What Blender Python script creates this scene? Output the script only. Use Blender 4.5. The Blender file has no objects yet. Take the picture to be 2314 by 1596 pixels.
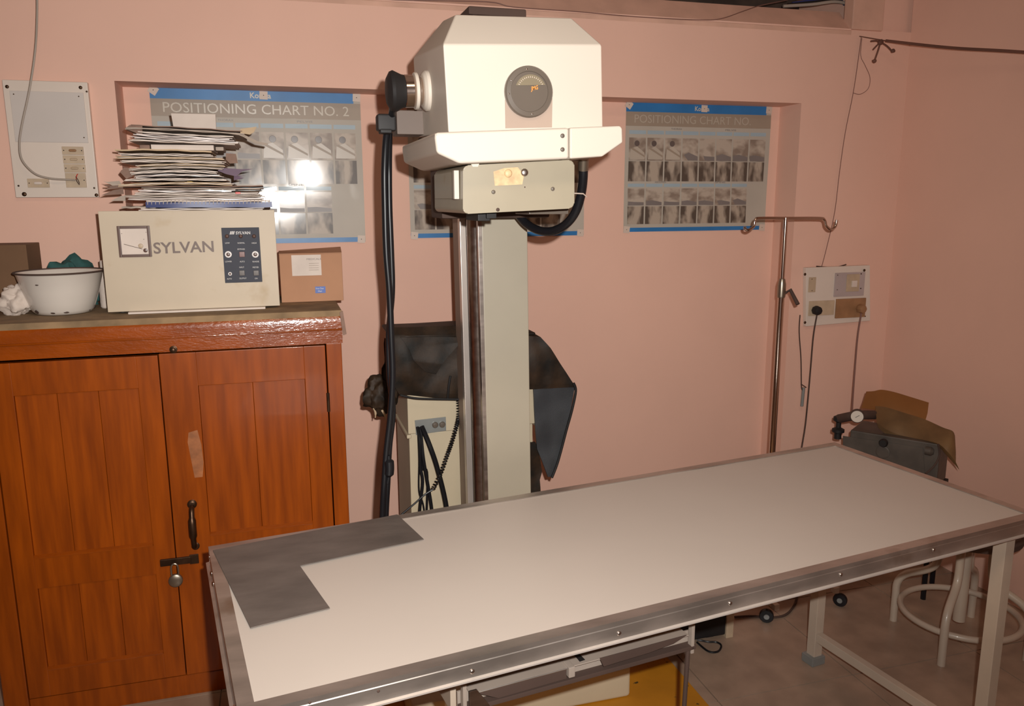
import bpy, bmesh, math, random
from mathutils import Vector, Matrix, noise
random.seed(7)
S = bpy.context.scene
COL = S.collection
# ---------------------------------------------------------------- camera (solved from the room's own vanishing points)
FPX, CX, CY = 1815.0, 1157.0, 798.0
PITCH, YAW, ROLL, EYE = math.radians(-10.85), math.radians(16.2), math.radians(-0.27), 1.55
FW = Vector((math.sin(YAW)*math.cos(PITCH), math.cos(YAW)*math.cos(PITCH), math.sin(PITCH)))
R0 = Vector((math.cos(YAW), -math.sin(YAW), 0)); U0 = R0.cross(FW)
RT = R0*math.cos(ROLL)+U0*math.sin(ROLL); UP = U0*math.cos(ROLL)-R0*math.sin(ROLL)
CAM = Vector((0, 0, EYE))
cd = bpy.data.cameras.new('camera'); cam = bpy.data.objects.new('camera', cd); COL.objects.link(cam)
cd.sensor_width = 36; cd.lens = 36*FPX/2314; cd.clip_start = .02
cam.matrix_world = Matrix(((RT.x, UP.x, -FW.x, 0), (RT.y, UP.y, -FW.y, 0), (RT.z, UP.z, -FW.z, EYE), (0, 0, 0, 1)))
S.camera = cam
# ---------------------------------------------------------------- light and exposure
S.view_settings.view_transform = 'Standard'; S.view_settings.look = 'None'
S.view_settings.gamma = 1; S.view_settings.use_curve_mapping = False
S.view_settings.exposure = 0.0
w = bpy.data.worlds.new('world'); S.world = w; w.use_nodes = True
w.node_tree.nodes['Background'].inputs[0].default_value = (1, .8, .62, 1)
w.node_tree.nodes['Background'].inputs[1].default_value = 0.05
# the camera's own flash, just above and right of the lens
fl = bpy.data.lights.new('camera_flash', 'SPOT'); flo = bpy.data.objects.new('camera_flash', fl); COL.objects.link(flo)
fl.energy = 225; fl.color = (1, .975, .93); fl.shadow_soft_size = .012; fl.spot_size = math.radians(118); fl.spot_blend = 1.0
flo.location = CAM + RT*.06 + UP*.065
aim = (FW*1.0 - RT*.13 + UP*.10).normalized()
flo.rotation_euler = aim.to_track_quat('-Z', 'Y').to_euler()
# unseen warm fill lamp added near the ceiling, weak against the flash
al = bpy.data.lights.new('warm_fill', 'AREA'); alo = bpy.data.objects.new('warm_fill', al); COL.objects.link(alo)
al.shape = 'RECTANGLE'; al.size = 1.2; al.size_y = .5; al.energy = 17; al.color = (1, .78, .56)
alo.location = (.3, .2, 2.93)

# ---------------------------------------------------------------- helpers
def ray(x, y): return FW + RT*((x-CX)/FPX) - UP*((y-CY)/FPX)
def PY(x, y, Y): d = ray(x, y); return CAM + d*(Y/d.y)
def PX(x, y, X): d = ray(x, y); return CAM + d*(X/d.x)
def PZ(x, y, Z): d = ray(x, y); return CAM + d*((Z-EYE)/d.z)
V = Vector
ORG = {}
def finish(bm, name, smooth=35):
    bmesh.ops.recalc_face_normals(bm, faces=bm.faces[:])
    for e in bm.edges:
        e.smooth = not (len(e.link_faces) != 2 or e.calc_face_angle(0) > math.radians(smooth))
    for f in bm.faces: f.smooth = True
    me = bpy.data.meshes.new(name); bm.to_mesh(me); bm.free(); return me
def obj(name, bm, mat, parent=None, smooth=35, label=None, kind=None):
    me = finish(bm, name, smooth) if isinstance(bm, bmesh.types.BMesh) else bm
    if mat: me.materials.append(mat)
    o = bpy.data.objects.new(name, me); COL.objects.link(o)
    if parent is not None:
        org = ORG[parent.name]; me.transform(Matrix.Translation(-org)); o.parent = parent
    else:
        vs = [v.co for v in me.vertices]
        mn = V([min(c[i] for c in vs) for i in range(3)]); mx = V([max(c[i] for c in vs) for i in range(3)])
        org = V(((mn.x+mx.x)/2, (mn.y+mx.y)/2, mn.z)); me.transform(Matrix.Translation(-org)); o.location = org
    ORG[o.name] = org
    if len(me.polygons) > 6 and smooth <= 40:
        wn = o.modifiers.new('normals', 'WEIGHTED_NORMAL'); wn.keep_sharp = True; wn.weight = 80
    if label: o['label'] = label
    if kind: o['kind'] = kind
    return o
def thing(name, label, cat, loc, group=None):
    o = bpy.data.objects.new(name, None); COL.objects.link(o); o.location = V(loc); o.empty_display_size = .05
    ORG[o.name] = V(loc); o['label'] = label; o['category'] = cat
    if group: o['group'] = group
    return o
def tag(o, label, cat, group=None):
    o['label'] = label; o['category'] = cat
    if group: o['group'] = group
    return o
def bx(bm, lo, hi, M=None, bev=0, seg=2):
    lo, hi = V(lo), V(hi)
    b2 = bmesh.new(); bmesh.ops.create_cube(b2, size=1)
    for v in b2.verts:
        v.co = V([(lo[i]+hi[i])/2 + v.co[i]*abs(hi[i]-lo[i]) for i in range(3)])
    if bev: bmesh.ops.bevel(b2, geom=b2.edges[:], offset=bev, segments=seg, affect='EDGES', profile=.5)
    if M:
        bmesh.ops.transform(b2, matrix=M, verts=b2.verts)
    join(bm, b2); return bm
def join(bm, b2):
    me = bpy.data.meshes.new('tmp'); b2.to_mesh(me); b2.free(); bm.from_mesh(me); bpy.data.meshes.remove(me)
def box(lo, hi, M=None, bev=0, seg=2): return bx(bmesh.new(), lo, hi, M, bev, seg)
def prism(bm, pts, dirv, bev=0, seg=2):
    """closed polygon pts (world) extruded along dirv"""
    b2 = bmesh.new(); dirv = V(dirv)
    a = [b2.verts.new(V(p)) for p in pts]; b = [b2.verts.new(V(p)+dirv) for p in pts]
    b2.faces.new(a); b2.faces.new(b[::-1]); n = len(pts)
    for i in range(n): b2.faces.new((a[i], b[i], b[(i+1) % n], a[(i+1) % n]))
    if bev: bmesh.ops.bevel(b2, geom=b2.edges[:], offset=bev, segments=seg, affect='EDGES', profile=.5)
    join(bm, b2); return bm
def pr(pts, dirv, bev=0, seg=2): return prism(bmesh.new(), pts, dirv, bev, seg)
def crv(pts, n=8):
    P = [V(p) for p in pts]; out = []
    for i in range(len(P)-1):
        p0 = P[max(i-1, 0)]; p1 = P[i]; p2 = P[i+1]; p3 = P[min(i+2, len(P)-1)]
        for k in range(n):
            t = k/n
            out.append(.5*((2*p1)+(p2-p0)*t+(2*p0-5*p1+4*p2-p3)*t*t+(3*p1-p0-3*p2+p3)*t**3))
    out.append(P[-1]); return out
def tube(bm, pts, r, seg=10, sm=0, closed=False):
    if sm: pts = crv(pts, sm)
    pts = [V(p) for p in pts]; n = len(pts)
    rr = r if isinstance(r, (list, tuple)) else None
    N = None; rings = []
    for i, p in enumerate(pts):
        a = pts[(i-1) % n] if (i > 0 or closed) else p
        b = pts[(i+1) % n] if (i < n-1 or closed) else p
        t = (b-a).normalized()
        if N is None:
            N = t.orthogonal().normalized()
        else:
            N = (N - t*N.dot(t)).normalized()
        B = t.cross(N)
        q = rr[int(i*(len(rr)-1)/(n-1)+.5)] if rr else r
        rings.append([bm.verts.new(p+(N*math.cos(2*math.pi*k/seg)+B*math.sin(2*math.pi*k/seg))*q) for k in range(seg)])
    m = n if closed else n-1
    for i in range(m):
        A, Bq = rings[i], rings[(i+1) % n]
        for k in range(seg):
            bm.faces.new((A[k], A[(k+1) % seg], Bq[(k+1) % seg], Bq[k]))
    if not closed:
        bm.faces.new(rings[0][::-1]); bm.faces.new(rings[-1])
    return bm
def tb(pts, r, seg=10, sm=0, closed=False): return tube(bmesh.new(), pts, r, seg, sm, closed)
def lathe(bm, prof, org, axis=(0, 0, 1), seg=32, cap=True):
    """prof: list of (r, h) along axis from org"""
    ax = V(axis).normalized(); N = ax.orthogonal().normalized(); B = ax.cross(N); org = V(org); rings = []
    for r, h in prof:
        rings.append([bm.verts.new(org+ax*h+(N*math.cos(2*math.pi*k/seg)+B*math.sin(2*math.pi*k/seg))*max(r, 1e-4)) for k in range(seg)])
    for i in range(len(prof)-1):
        for k in range(seg):
            bm.faces.new((rings[i][k], rings[i][(k+1) % seg], rings[i+1][(k+1) % seg], rings[i+1][k]))
    if cap: bm.faces.new(rings[0][::-1]); bm.faces.new(rings[-1])
    return bm
def lt(prof, org, axis=(0, 0, 1), seg=32, cap=True): return lathe(bmesh.new(), prof, org, axis, seg, cap)
def screw(name, p, axis, r, mat, parent):
    p = V(p); ax = V(axis).normalized()
    b = lt([(r, 0), (r, r*.25), (r*.75, r*.5), (r*.3, r*.58)], p, ax, 12)
    n = ax.orthogonal().normalized(); q = p+ax*r*.6
    return obj(name, b, mat, parent, 50)
def text(s, mat, org, width, height, right=(1, 0, 0), up=(0, 0, 1), depth=.0006, parent=None, name='lettering', bold=0):
    cu = bpy.data.curves.new('t', 'FONT'); cu.body = s; cu.size = 1; cu.resolution_u = 3; cu.extrude = .01; cu.offset = bold
    o = bpy.data.objects.new('t', cu); COL.objects.link(o)
    bpy.context.view_layer.update()
    me = bpy.data.meshes.new_from_object(o.evaluated_get(bpy.context.evaluated_depsgraph_get()))
    bpy.data.objects.remove(o); bpy.data.curves.remove(cu)
    xs = [v.co.x for v in me.vertices]; ys = [v.co.y for v in me.vertices]
    x0, x1, y0, y1 = min(xs), max(xs), min(ys), max(ys)
    right, up = V(right).normalized(), V(up).normalized(); nn = right.cross(up)
    for v in me.vertices:
        c = v.co
        v.co = V(org)+right*((c.x-x0)/(x1-x0)*width)+up*((c.y-y0)/(y1-y0)*height)+nn*(c.z/.02+.5)*depth
    me.name = name
    for p in me.polygons: p.use_smooth = False
    return obj(name, me, mat, parent)

# ---------------------------------------------------------------- materials
def mat(name, col, rough=.6, metal=0, var=.08, scale=6, bump=0, bscale=120, spots=None, coat=0, col2=None, stretch=(1, 1, 1), rvar=0, alpha=1, trans=0, spec=.5):
    m = bpy.data.materials.new(name); m.use_nodes = True; nt = m.node_tree; N = nt.nodes; L = nt.links
    b = N['Principled BSDF']; b.inputs['Roughness'].default_value = rough; b.inputs['Metallic'].default_value = metal
    b.inputs['Coat Weight'].default_value = coat; b.inputs['Coat Roughness'].default_value = .08
    b.inputs['Specular IOR Level'].default_value = spec
    b.inputs['Transmission Weight'].default_value = trans
    tc = N.new('ShaderNodeTexCoord'); mp = N.new('ShaderNodeMapping'); L.new(tc.outputs['Object'], mp.inputs[0]); mp.inputs['Scale'].default_value = stretch
    nz = N.new('ShaderNodeTexNoise'); nz.inputs['Scale'].default_value = scale; nz.inputs['Detail'].default_value = 6; L.new(mp.outputs[0], nz.inputs['Vector'])
    cr = N.new('ShaderNodeValToRGB'); c1 = [c*(1-var) for c in col]; c2 = [min(1, c*(1+var)) for c in (col2 or col)]
    cr.color_ramp.elements[0].position = .35; cr.color_ramp.elements[1].position = .68
    cr.color_ramp.elements[0].color = (*c1, 1); cr.color_ramp.elements[1].color = (*c2, 1)
    L.new(nz.outputs['Fac'], cr.inputs[0]); out = cr.outputs[0]
    if spots:
        sc, th, sw, scol = spots
        n2 = N.new('ShaderNodeTexNoise'); n2.inputs['Scale'].default_value = sc; n2.inputs['Detail'].default_value = 4; L.new(tc.outputs['Object'], n2.inputs['Vector'])
        r2 = N.new('ShaderNodeValToRGB'); r2.color_ramp.elements[0].position = th; r2.color_ramp.elements[1].position = th+sw
        L.new(n2.outputs['Fac'], r2.inputs[0])
        mx = N.new('ShaderNodeMix'); mx.data_type = 'RGBA'; L.new(r2.outputs[0], mx.inputs[0]); L.new(out, mx.inputs[6]); mx.inputs[7].default_value = (*scol, 1); out = mx.outputs[2]
    L.new(out, b.inputs['Base Color'])
    if rvar:
        ma = N.new('ShaderNodeMapRange'); L.new(nz.outputs['Fac'], ma.inputs[0]); ma.inputs[3].default_value = max(0, rough-rvar); ma.inputs[4].default_value = rough+rvar; L.new(ma.outputs[0], b.inputs['Roughness'])
    if bump:
        n3 = N.new('ShaderNodeTexNoise'); n3.inputs['Scale'].default_value = bscale; n3.inputs['Detail'].default_value = 3; L.new(mp.outputs[0], n3.inputs['Vector'])
        bp = N.new('ShaderNodeBump'); bp.inputs['Strength'].default_value = bump; bp.inputs['Distance'].default_value = .004
        L.new(n3.outputs['Fac'], bp.inputs['Height']); L.new(bp.outputs[0], b.inputs['Normal'])
        L.new(bp.outputs[0], b.inputs['Coat Normal'])
    return m
M = {}
M['wall'] = mat('wall_paint', (.78, .485, .38), .75, var=.02, scale=3, bump=.10, bscale=40)
M['ceil'] = mat('ceiling_paint', (.55, .42, .34), .85)
M['dusty'] = mat('loft_dust', (.10, .075, .055), .9, var=.4, scale=12)
M['soffit'] = mat('sill_paint', (.66, .40, .30), .8, var=.1, scale=8)
M['tile'] = mat('floor_tile', (.36, .25, .18), .38, var=.16, scale=9, spots=(4, .52, .2, (.30, .22, .16)), rvar=.08)
M['grout'] = mat('grout', (.20, .14, .10), .9)
M['wood'] = mat('varnished_wood', (.25, .046, .001), .34, var=.10, scale=7, col2=(.30, .058, .001), stretch=(6, 6, .6), coat=.18, bump=.03, bscale=9, spec=.35)
M['woodr'] = mat('varnished_rail', (.25, .046, .001), .3, var=.10, scale=7, col2=(.29, .055, .001), stretch=(1, 3, 3), coat=1, bump=.22, bscale=70, spec=.35)
M['wpanel'] = mat('wood_panel', (.245, .044, .001), .36, var=.12, scale=6, col2=(.31, .06, .001), stretch=(7, 7, .5), coat=.12, bump=.03, bscale=8, spec=.35)
M['dusttop'] = mat('dusty_wood_top', (.26, .17, .09), .85, var=.25, scale=14)
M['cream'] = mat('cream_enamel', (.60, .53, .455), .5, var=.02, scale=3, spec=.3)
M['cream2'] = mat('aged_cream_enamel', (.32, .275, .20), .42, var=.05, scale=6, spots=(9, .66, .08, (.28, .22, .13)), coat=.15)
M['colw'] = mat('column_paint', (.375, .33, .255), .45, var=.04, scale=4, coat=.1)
M['console'] = mat('console_paint', (.56, .47, .33), .5, var=.05, scale=5)
M['boxp'] = mat('stained_cream_steel', (.56, .46, .34), .5, var=.05, scale=4, spots=(7, .63, .16, (.42, .29, .14)))
M['dark'] = mat('dark_plastic', (.016, .014, .014), .55, spec=.3)
M['black'] = mat('black_rubber', (.008, .008, .010), .36, spec=.4)
M['cloth'] = mat('dark_vinyl_cloth', (.014, .011, .008), .6, var=.5, scale=14, col2=(.026, .014, .007), spec=.3, bump=.35, bscale=30)
M['lining'] = mat('grey_lining', (.035, .038, .043), .5, var=.15, scale=8, bump=.3, bscale=500)
M['steel'] = mat('brushed_steel', (.46, .40, .36), .34, 1, var=.12, scale=8, stretch=(1, 8, 8), rvar=.08)
M['alu'] = mat('worn_aluminium', (.50, .45, .41), .38, .85, var=.22, scale=5, stretch=(1, 3, 3), rvar=.12, spots=(7, .6, .15, (.30, .22, .16)))
M['chrome'] = mat('chrome', (.62, .52, .46), .16, 1, var=.03)
M['laminate'] = mat('table_laminate', (.555, .485, .43), .42, var=.025, scale=2, spec=.4)
M['lead'] = mat('lead_sheet', (.165, .14, .125), .5, .35, var=.18, scale=7, stretch=(1, 2.5, 1), spots=(2.4, .66, .06, (.12, .075, .04)), bump=.15, bscale=30)
M['offwhite'] = mat('offwhite_plastic', (.62, .54, .46), .4, var=.04)
M['board'] = mat('switchboard_laminate', (.70, .60, .52), .42, var=.03, scale=4)
M['sheet'] = mat('cover_sheet', (.58, .52, .48), .45, var=.03)
M['ivory'] = mat('aged_ivory_switch', (.50, .38, .26), .45, var=.1, scale=20)
M['tan'] = mat('brown_bakelite', (.33, .17, .08), .5, var=.15, scale=20)
M['paper'] = mat('paper_white', (.70, .60, .53), .7, var=.08, scale=9)
M['paperd'] = mat('paper_grey', (.42, .34, .28), .7, var=.18, scale=9)
M['manila'] = mat('paper_manila', (.55, .40, .25), .7, var=.12, scale=9)
M['gloss'] = mat('glossy_magazine', (.54, .45, .41), .33, var=.2, scale=25, coat=.12)
M['yellowp'] = mat('paper_yellow', (.62, .42, .10), .6, var=.1)
M['brownp'] = mat('paper_brown', (.26, .16, .12), .8, var=.25, scale=14)
M['bluecover'] = mat('blue_cover', (.028, .042, .16), .4, var=.1)
M['violet'] = mat('violet_paper', (.14, .08, .13), .6, var=.2)
M['red'] = mat('red_plastic', (.6, .03, .02), .4)
M['carton'] = mat('cardboard_pink', (.47, .245, .14), .8, var=.08, scale=5)
M['cartond'] = mat('cardboard_brown', (.17, .09, .045), .85, var=.12, scale=5)
M['green'] = mat('green_cloth', (.022, .085, .08), .8, var=.3, scale=14)
M['enamel'] = mat('white_enamel', (.66, .60, .54), .22, var=.03, coat=.4)
M['chip'] = mat('chipped_iron', (.07, .04, .03), .8)
M['poster'] = mat('poster_film', (.45, .40, .34), .45, var=.05, scale=5, coat=.28, bump=.30, bscale=4, spec=.3)
M['pblue'] = mat('poster_blue', (.025, .17, .42), .4, var=.1, scale=8, coat=.2, bump=.2, bscale=5)
M['pgrey'] = mat('poster_grey', (.32, .25, .19), .45, var=.05, coat=.15)
M['pcyan'] = mat('poster_light_blue', (.33, .41, .46), .45, var=.05, coat=.15)
M['ptext'] = mat('poster_text', (.56, .50, .42), .3, var=.03)
M['ptextf'] = mat('poster_text_faded', (.43, .36, .29), .4, var=.03)
M['pink'] = mat('poster_ink', (.20, .17, .16), .4)
M['pframe'] = mat('print_cell_pale', (.40, .34, .29), .3, var=.06, coat=.4)
M['tape'] = mat('tape_patch', (.62, .50, .42), .5, var=.05)
M['bell'] = mat('beige_pipe_paint', (.52, .42, .33), .35, var=.06, coat=.2)
M['brass'] = mat('tarnished_brass', (.075, .04, .022), .38, .8, var=.3, scale=30)
M['galv'] = mat('padlock_steel', (.33, .28, .22), .35, .9, var=.1)
M['yellow'] = mat('yellow_mat', (.52, .21, .008), .6, var=.12, scale=6, spots=(22, .66, .03, (.06, .04, .01)))
M['rodb'] = mat('rusty_rod', (.14, .06, .04), .7, var=.2)
M['traym'] = mat('tray_metal', (.38, .31, .26), .5, .1, var=.08)
M['devg'] = mat('suction_unit_grey', (.085, .068, .055), .55, .2, var=.25, scale=12)
M['amber'] = mat('amber_tray', (.22, .085, .02), .5, var=.1)
M['olive'] = mat('olive_tray', (.15, .08, .03), .6, var=.25, scale=9)
M['panel'] = mat('control_panel_blue', (.055, .058, .075), .6, var=.05, spec=.25)
M['wtext'] = mat('white_print', (.62, .58, .55), .4)
M['gtext'] = mat('grey_print', (.17, .12, .10), .5)
M['meter'] = mat('meter_frame', (.12, .065, .05), .35)
M['dialg'] = mat('dial_grey', (.13, .105, .085), .3, var=.06, coat=.3)
M['dialw'] = mat('dial_window', (.22, .18, .12), .3)
M['orange'] = mat('orange_print', (.85, .30, .05), .5)
M['badge'] = mat('faded_orange_label', (.62, .42, .23), .5, var=.2, scale=60)
M['pinkp'] = mat('pinkish_plate', (.40, .30, .24), .45)
M['grayp'] = mat('grey_plate', (.27, .28, .27), .4, .3)
M['wirec'] = mat('thin_wire', (.20, .10, .08), .5)
M['wireg'] = mat('grey_cable', (.36, .30, .25), .5)
M['cotton'] = mat('white_cotton', (.66, .56, .49), .9, var=.06, bump=.5, bscale=60)
M['lilac'] = mat('lilac_plate', (.44, .36, .35), .4)
M['bluel'] = mat('blue_label', (.05, .11, .40), .4)
# film-like prints for the charts: grey figure photographs and dark radiographs, varied per piece
def printmat(name, dark, light, horiz):
    m = bpy.data.materials.new(name); m.use_nodes = True; nt = m.node_tree; N = nt.nodes; L = nt.links
    b = N['Principled BSDF']; b.inputs['Roughness'].default_value = .45; b.inputs['Coat Weight'].default_value = .2; b.inputs['Coat Roughness'].default_value = .12
    tc = N.new('ShaderNodeTexCoord'); oi = N.new('ShaderNodeObjectInfo'); mp = N.new('ShaderNodeMapping'); L.new(tc.outputs['Generated'], mp.inputs[0])
    cb = N.new('ShaderNodeCombineXYZ'); mu = N.new('ShaderNodeMath'); mu.operation = 'MULTIPLY'; mu.inputs[1].default_value = 50; L.new(oi.outputs['Random'], mu.inputs[0])
    L.new(mu.outputs[0], cb.inputs[0]); L.new(mu.outputs[0], cb.inputs[2]); L.new(cb.outputs[0], mp.inputs['Location'])
    mp.inputs['Scale'].default_value = (.9, 1, 1.6) if horiz else (1.5, 1, .7)
    nz = N.new('ShaderNodeTexNoise'); nz.inputs['Scale'].default_value = 1.3; nz.inputs['Detail'].default_value = 2.5; L.new(mp.outputs[0], nz.inputs['Vector'])
    cr = N.new('ShaderNodeValToRGB'); cr.color_ramp.elements[0].position = .38; cr.color_ramp.elements[1].position = .6
    cr.color_ramp.elements[0].color = (*dark, 1); cr.color_ramp.elements[1].color = (*light, 1); fac = nz.outputs['Fac']
    if not horiz:     # radiographs: a light body between dark margins
        sx_ = N.new('ShaderNodeSeparateXYZ'); L.new(tc.outputs['Generated'], sx_.inputs[0]); pp_ = N.new('ShaderNodeMath'); pp_.operation = 'PINGPONG'; pp_.inputs[1].default_value = .5; L.new(sx_.outputs[0], pp_.inputs[0])
        ml = N.new('ShaderNodeMath'); ml.operation = 'MULTIPLY_ADD'; ml.inputs[1].default_value = .55; L.new(pp_.outputs[0], ml.inputs[0])
        sb = N.new('ShaderNodeMath'); sb.operation = 'SUBTRACT'; sb.inputs[1].default_value = .14; L.new(nz.outputs['Fac'], sb.inputs[0]); L.new(sb.outputs[0], ml.inputs[2]); fac = ml.outputs[0]
    L.new(fac, cr.inputs[0]); L.new(cr.outputs[0], b.inputs['Base Color'])
    return m
M['xray'] = printmat('radiograph_print', (.09, .065, .05), (.42, .34, .27), False)
M['photo'] = printmat('photo_print', (.24, .18, .14), (.46, .38, .31), True)
M['skin'] = mat('print_grey_light', (.46, .39, .32), .35); M['hair'] = mat('print_grey_dark', (.12, .09, .08), .35)

# ================================================================ THE SETTING
RX0, RX1, RZ = -.478, 2.130, 1.936         # recess in the back wall
Z1 = 2.240                                 # foot of the sloping sill
def struct(name, bm, m, smooth=35): return obj(name, bm, m, None, smooth, kind='structure')
def sealed(parts):
    b = bmesh.new()
    for p in parts: bx(b, *p)
    return b
b = sealed([((-4.0, 3, 0), (RX0, 3.6, Z1)), ((RX0, 3, RZ), (RX1, 3.6, Z1)), ((RX1, 3, 0), (2.9, 3.6, Z1)), ((RX0, 3.15, 0), (RX1, 3.6, RZ)),
            ((2.42, 3.02, Z1), (2.9, 3.6, 3.0)), ((-4.0, 3.5, Z1), (2.9, 3.62, 3.0)), ((-4.0, 3.02, 2.75), (2.42, 3.2, 3.0))])
wall_back = struct('wall_back', b, M['wall'])
struct('wall_right', box((2.65, -3.5, 0), (2.9, 3.0, 3.0)), M['wall'])
struct('wall_left', box((-4.0, -3.5, 0), (-3.75, 3.0, 3.0)), M['wall'])
struct('wall_front', box((-4.0, -3.75, 0), (2.9, -3.5, 3.0)), M['wall'])
struct('ceiling', box((-4.0, -3.75, 3.0), (2.9, 3.62, 3.1)), M['ceil'])
struct('loft_shade_panel', box((-3.75, 3.47, 2.30), (2.42, 3.495, 2.748)), mat('loft_shade_dark', (.055, .035, .025), .8, var=.4, scale=9))  # dark sheet added behind the opening; its colour stands in for the loft's shade
# sloping sill below the loft opening, with its end block
struct('trim_1', pr([(-3.75, 2.998, 2.232), (-3.75, 3.085, 2.322), (-3.75, 3.3, 2.322), (-3.75, 3.3, 2.20), (-3.75, 3.002, 2.20)], (6.10, 0, 0)), M['soffit'])
struct('trim_2', box((2.345, 2.99, 2.236), (2.50, 3.05, 2.75), bev=.006), M['soffit'])
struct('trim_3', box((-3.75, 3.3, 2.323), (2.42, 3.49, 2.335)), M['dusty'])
fl_ = struct('floor', box((-4.0, -3.75, -.12), (2.9, 3.6, -.004)), M['grout'])
tm = None
for i in range(13):
    for j in range(13):
        x0, y0 = -3.75+i*.5, -3.5+j*.5
        x1, y1 = min(x0+.496, 2.649), min(y0+.496, 2.999)
        o = obj('tile', box((x0, y0, -.012), (x1, y1, 0)), M['tile'], fl_)

# ================================================================ CABINET
CXL, CXR, CYF, CZ = -.86, .176, 2.5, 1.217
cab = thing('cupboard', 'glossy orange-brown wooden cupboard with two panelled doors standing left against the wall', 'cupboard', (-.34, 2.75, 0))
def cz(y, x=400): return PY(x, y, CYF).z
railz = PY(395, 795, CYF).z     # lower edge of the top rail
b = bmesh.new()
bx(b, (CXL, 2.56, .02), (CXL+.02, 2.985, CZ-.03)); bx(b, (CXR-.02, 2.56, .02), (CXR, 2.985, CZ-.03)); bx(b, (CXL, 2.97, .02), (CXR, 2.99, CZ-.03)); bx(b, (CXL, 2.56, .02), (CXR, 2.97, .05))
obj('carcass', b, M['wood'], cab)
obj('top_board', box((CXL-.01, CYF+.004, CZ-.022), (CXR+.006, 2.99, CZ), bev=.003), M['dusttop'], cab, label='dust covered top board')
# front frame
rb = bmesh.new(); pf = []
for k in range(9):
    a = k/8*math.pi/2; pf.append((CXL-.01, CYF+.022-.022*math.sin(a), CZ-.006-.03+.03*math.cos(a)))
pf += [(CXL-.01, CYF, railz), (CXL-.01, CYF+.045, railz), (CXL-.01, CYF+.045, CZ-.006)]
prism(rb, pf, (CXR-CXL+.014, 0, 0)); bx(rb, (CXL-.01, CYF-.006, CZ-.062), (CXR+.004, CYF+.002, CZ-.056), bev=.002)
obj('top_rail', rb, M['woodr'], cab, 50)
xr_stile = PY(745, 950, CYF).x
obj('stile', box((xr_stile, CYF, .02), (CXR, CYF+.045, railz+.001), bev=.003), M['wood'], cab)
obj('stile', box((CXL, CYF, .02), (CXL+.065, CYF+.045, railz+.001), bev=.003), M['wood'], cab)
obj('plinth', box((CXL+.065, CYF+.01, .0), (xr_stile, CYF+.045, .07), bev=.002), M['wood'], cab)
dl0, dsm, dr1 = CXL+.067, PY(378, 1040, CYF).x, xr_stile-.003
dtop, dbot = railz-.004, .075
def door(x0, x1, px0, px1, ups, yoff, gp, n=3):
    yf = CYF+.004+yoff; d = box((x0, yf, dbot), (px0, yf+.028, dtop-gp), bev=.002)
    bx(d, (px1, yf, dbot), (x1, yf+.028, dtop-gp), bev=.002)
    last = dtop-gp
    for (zt, zb) in ups:
        bx(d, (px0-.001, yf, zt), (px1+.001, yf+.028, last), bev=.002); last = zb
    bx(d, (px0-.001, yf, dbot), (px1+.001, yf+.028, last), bev=.002)
    D = obj('door', d, M['wood'], cab)
    for (zt, zb) in ups:
        wd = (px1-px0)/n
        for k in range(n):   # tongue and groove boards of the sunk panel
            obj('panel', box((px0+k*wd+.0004, yf+.007, zb), (px0+(k+1)*wd-.0004, yf+.020, zt), bev=.0008, seg=1), M['wpanel'], D)
        obj('moulding', pr([(px0, yf+.007, zb), (px0, yf-.002, zb-.001), (px0, yf-.002, zb+.003), (px0, yf+.007, zb+.009)], (px1-px0, 0, 0)), M['woodr'], D)
    return D
zu_l = (PY(170, 888, CYF).z, PY(210, 1250, CYF).z); zu_r = (PY(570, 865, CYF).z, PY(590, 1198, CYF).z)
zl_t = PY(230, 1315, CYF).z
dL = door(dl0, dsm-.002, PY(55, 1100, CYF).x, PY(328, 1050, CYF).x, [zu_l, (zl_t, .16)], 0, .005)
dR = door(dsm+.001, dr1, PY(462, 1050, CYF).x, PY(698, 1020, CYF).x, [zu_r, (zl_t, .16)], -.002, .001, 2)
for p in [(742, 910)]:
    q = PY(*p, CYF-.004); obj('hinge', lt([(.005, -.03), (.005, .03)], (xr_stile-.0015, CYF, q.z), seg=12), M['brass'], cab)
# pull handle on the right door
h0, h1 = PY(433, 1143, CYF), PY(443, 1233, CYF); hx = (h0.x+h1.x)/2
hb = tb([(hx, CYF-.006, h0.z), (hx, CYF-.026, h0.z-.012), (hx, CYF-.036, (h0.z+h1.z)/2), (hx, CYF-.026, h1.z+.012), (hx, CYF-.004, h1.z)], [.006, .008, .0115, .008, .006], 12, 6)
lathe(hb, [(.014, 0), (.014, .003), (.010, .006), (.006, .007)], (hx, CYF+.002, h0.z+.004), (0, -1, 0), 18); lathe(hb, [(.012, 0), (.012, .003), (.006, .006)], (hx, CYF+.002, h1.z-.002), (0, -1, 0), 18)
obj('handle', hb, M['brass'], dR, label='dark arched pull handle')
wp_ = [(426, 978), (446, 972), (455, 1005), (460, 1045), (458, 1078), (440, 1080), (432, 1040), (424, 1000)]
obj('worn_patch', pr([PY(x, y, CYF+.0017) for x, y in wp_], (0, .0003, 0)), mat('worn_varnish', (.34, .12, .04), .5, var=.25, scale=30), dR, label='pale worn patch above the handle')
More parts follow.
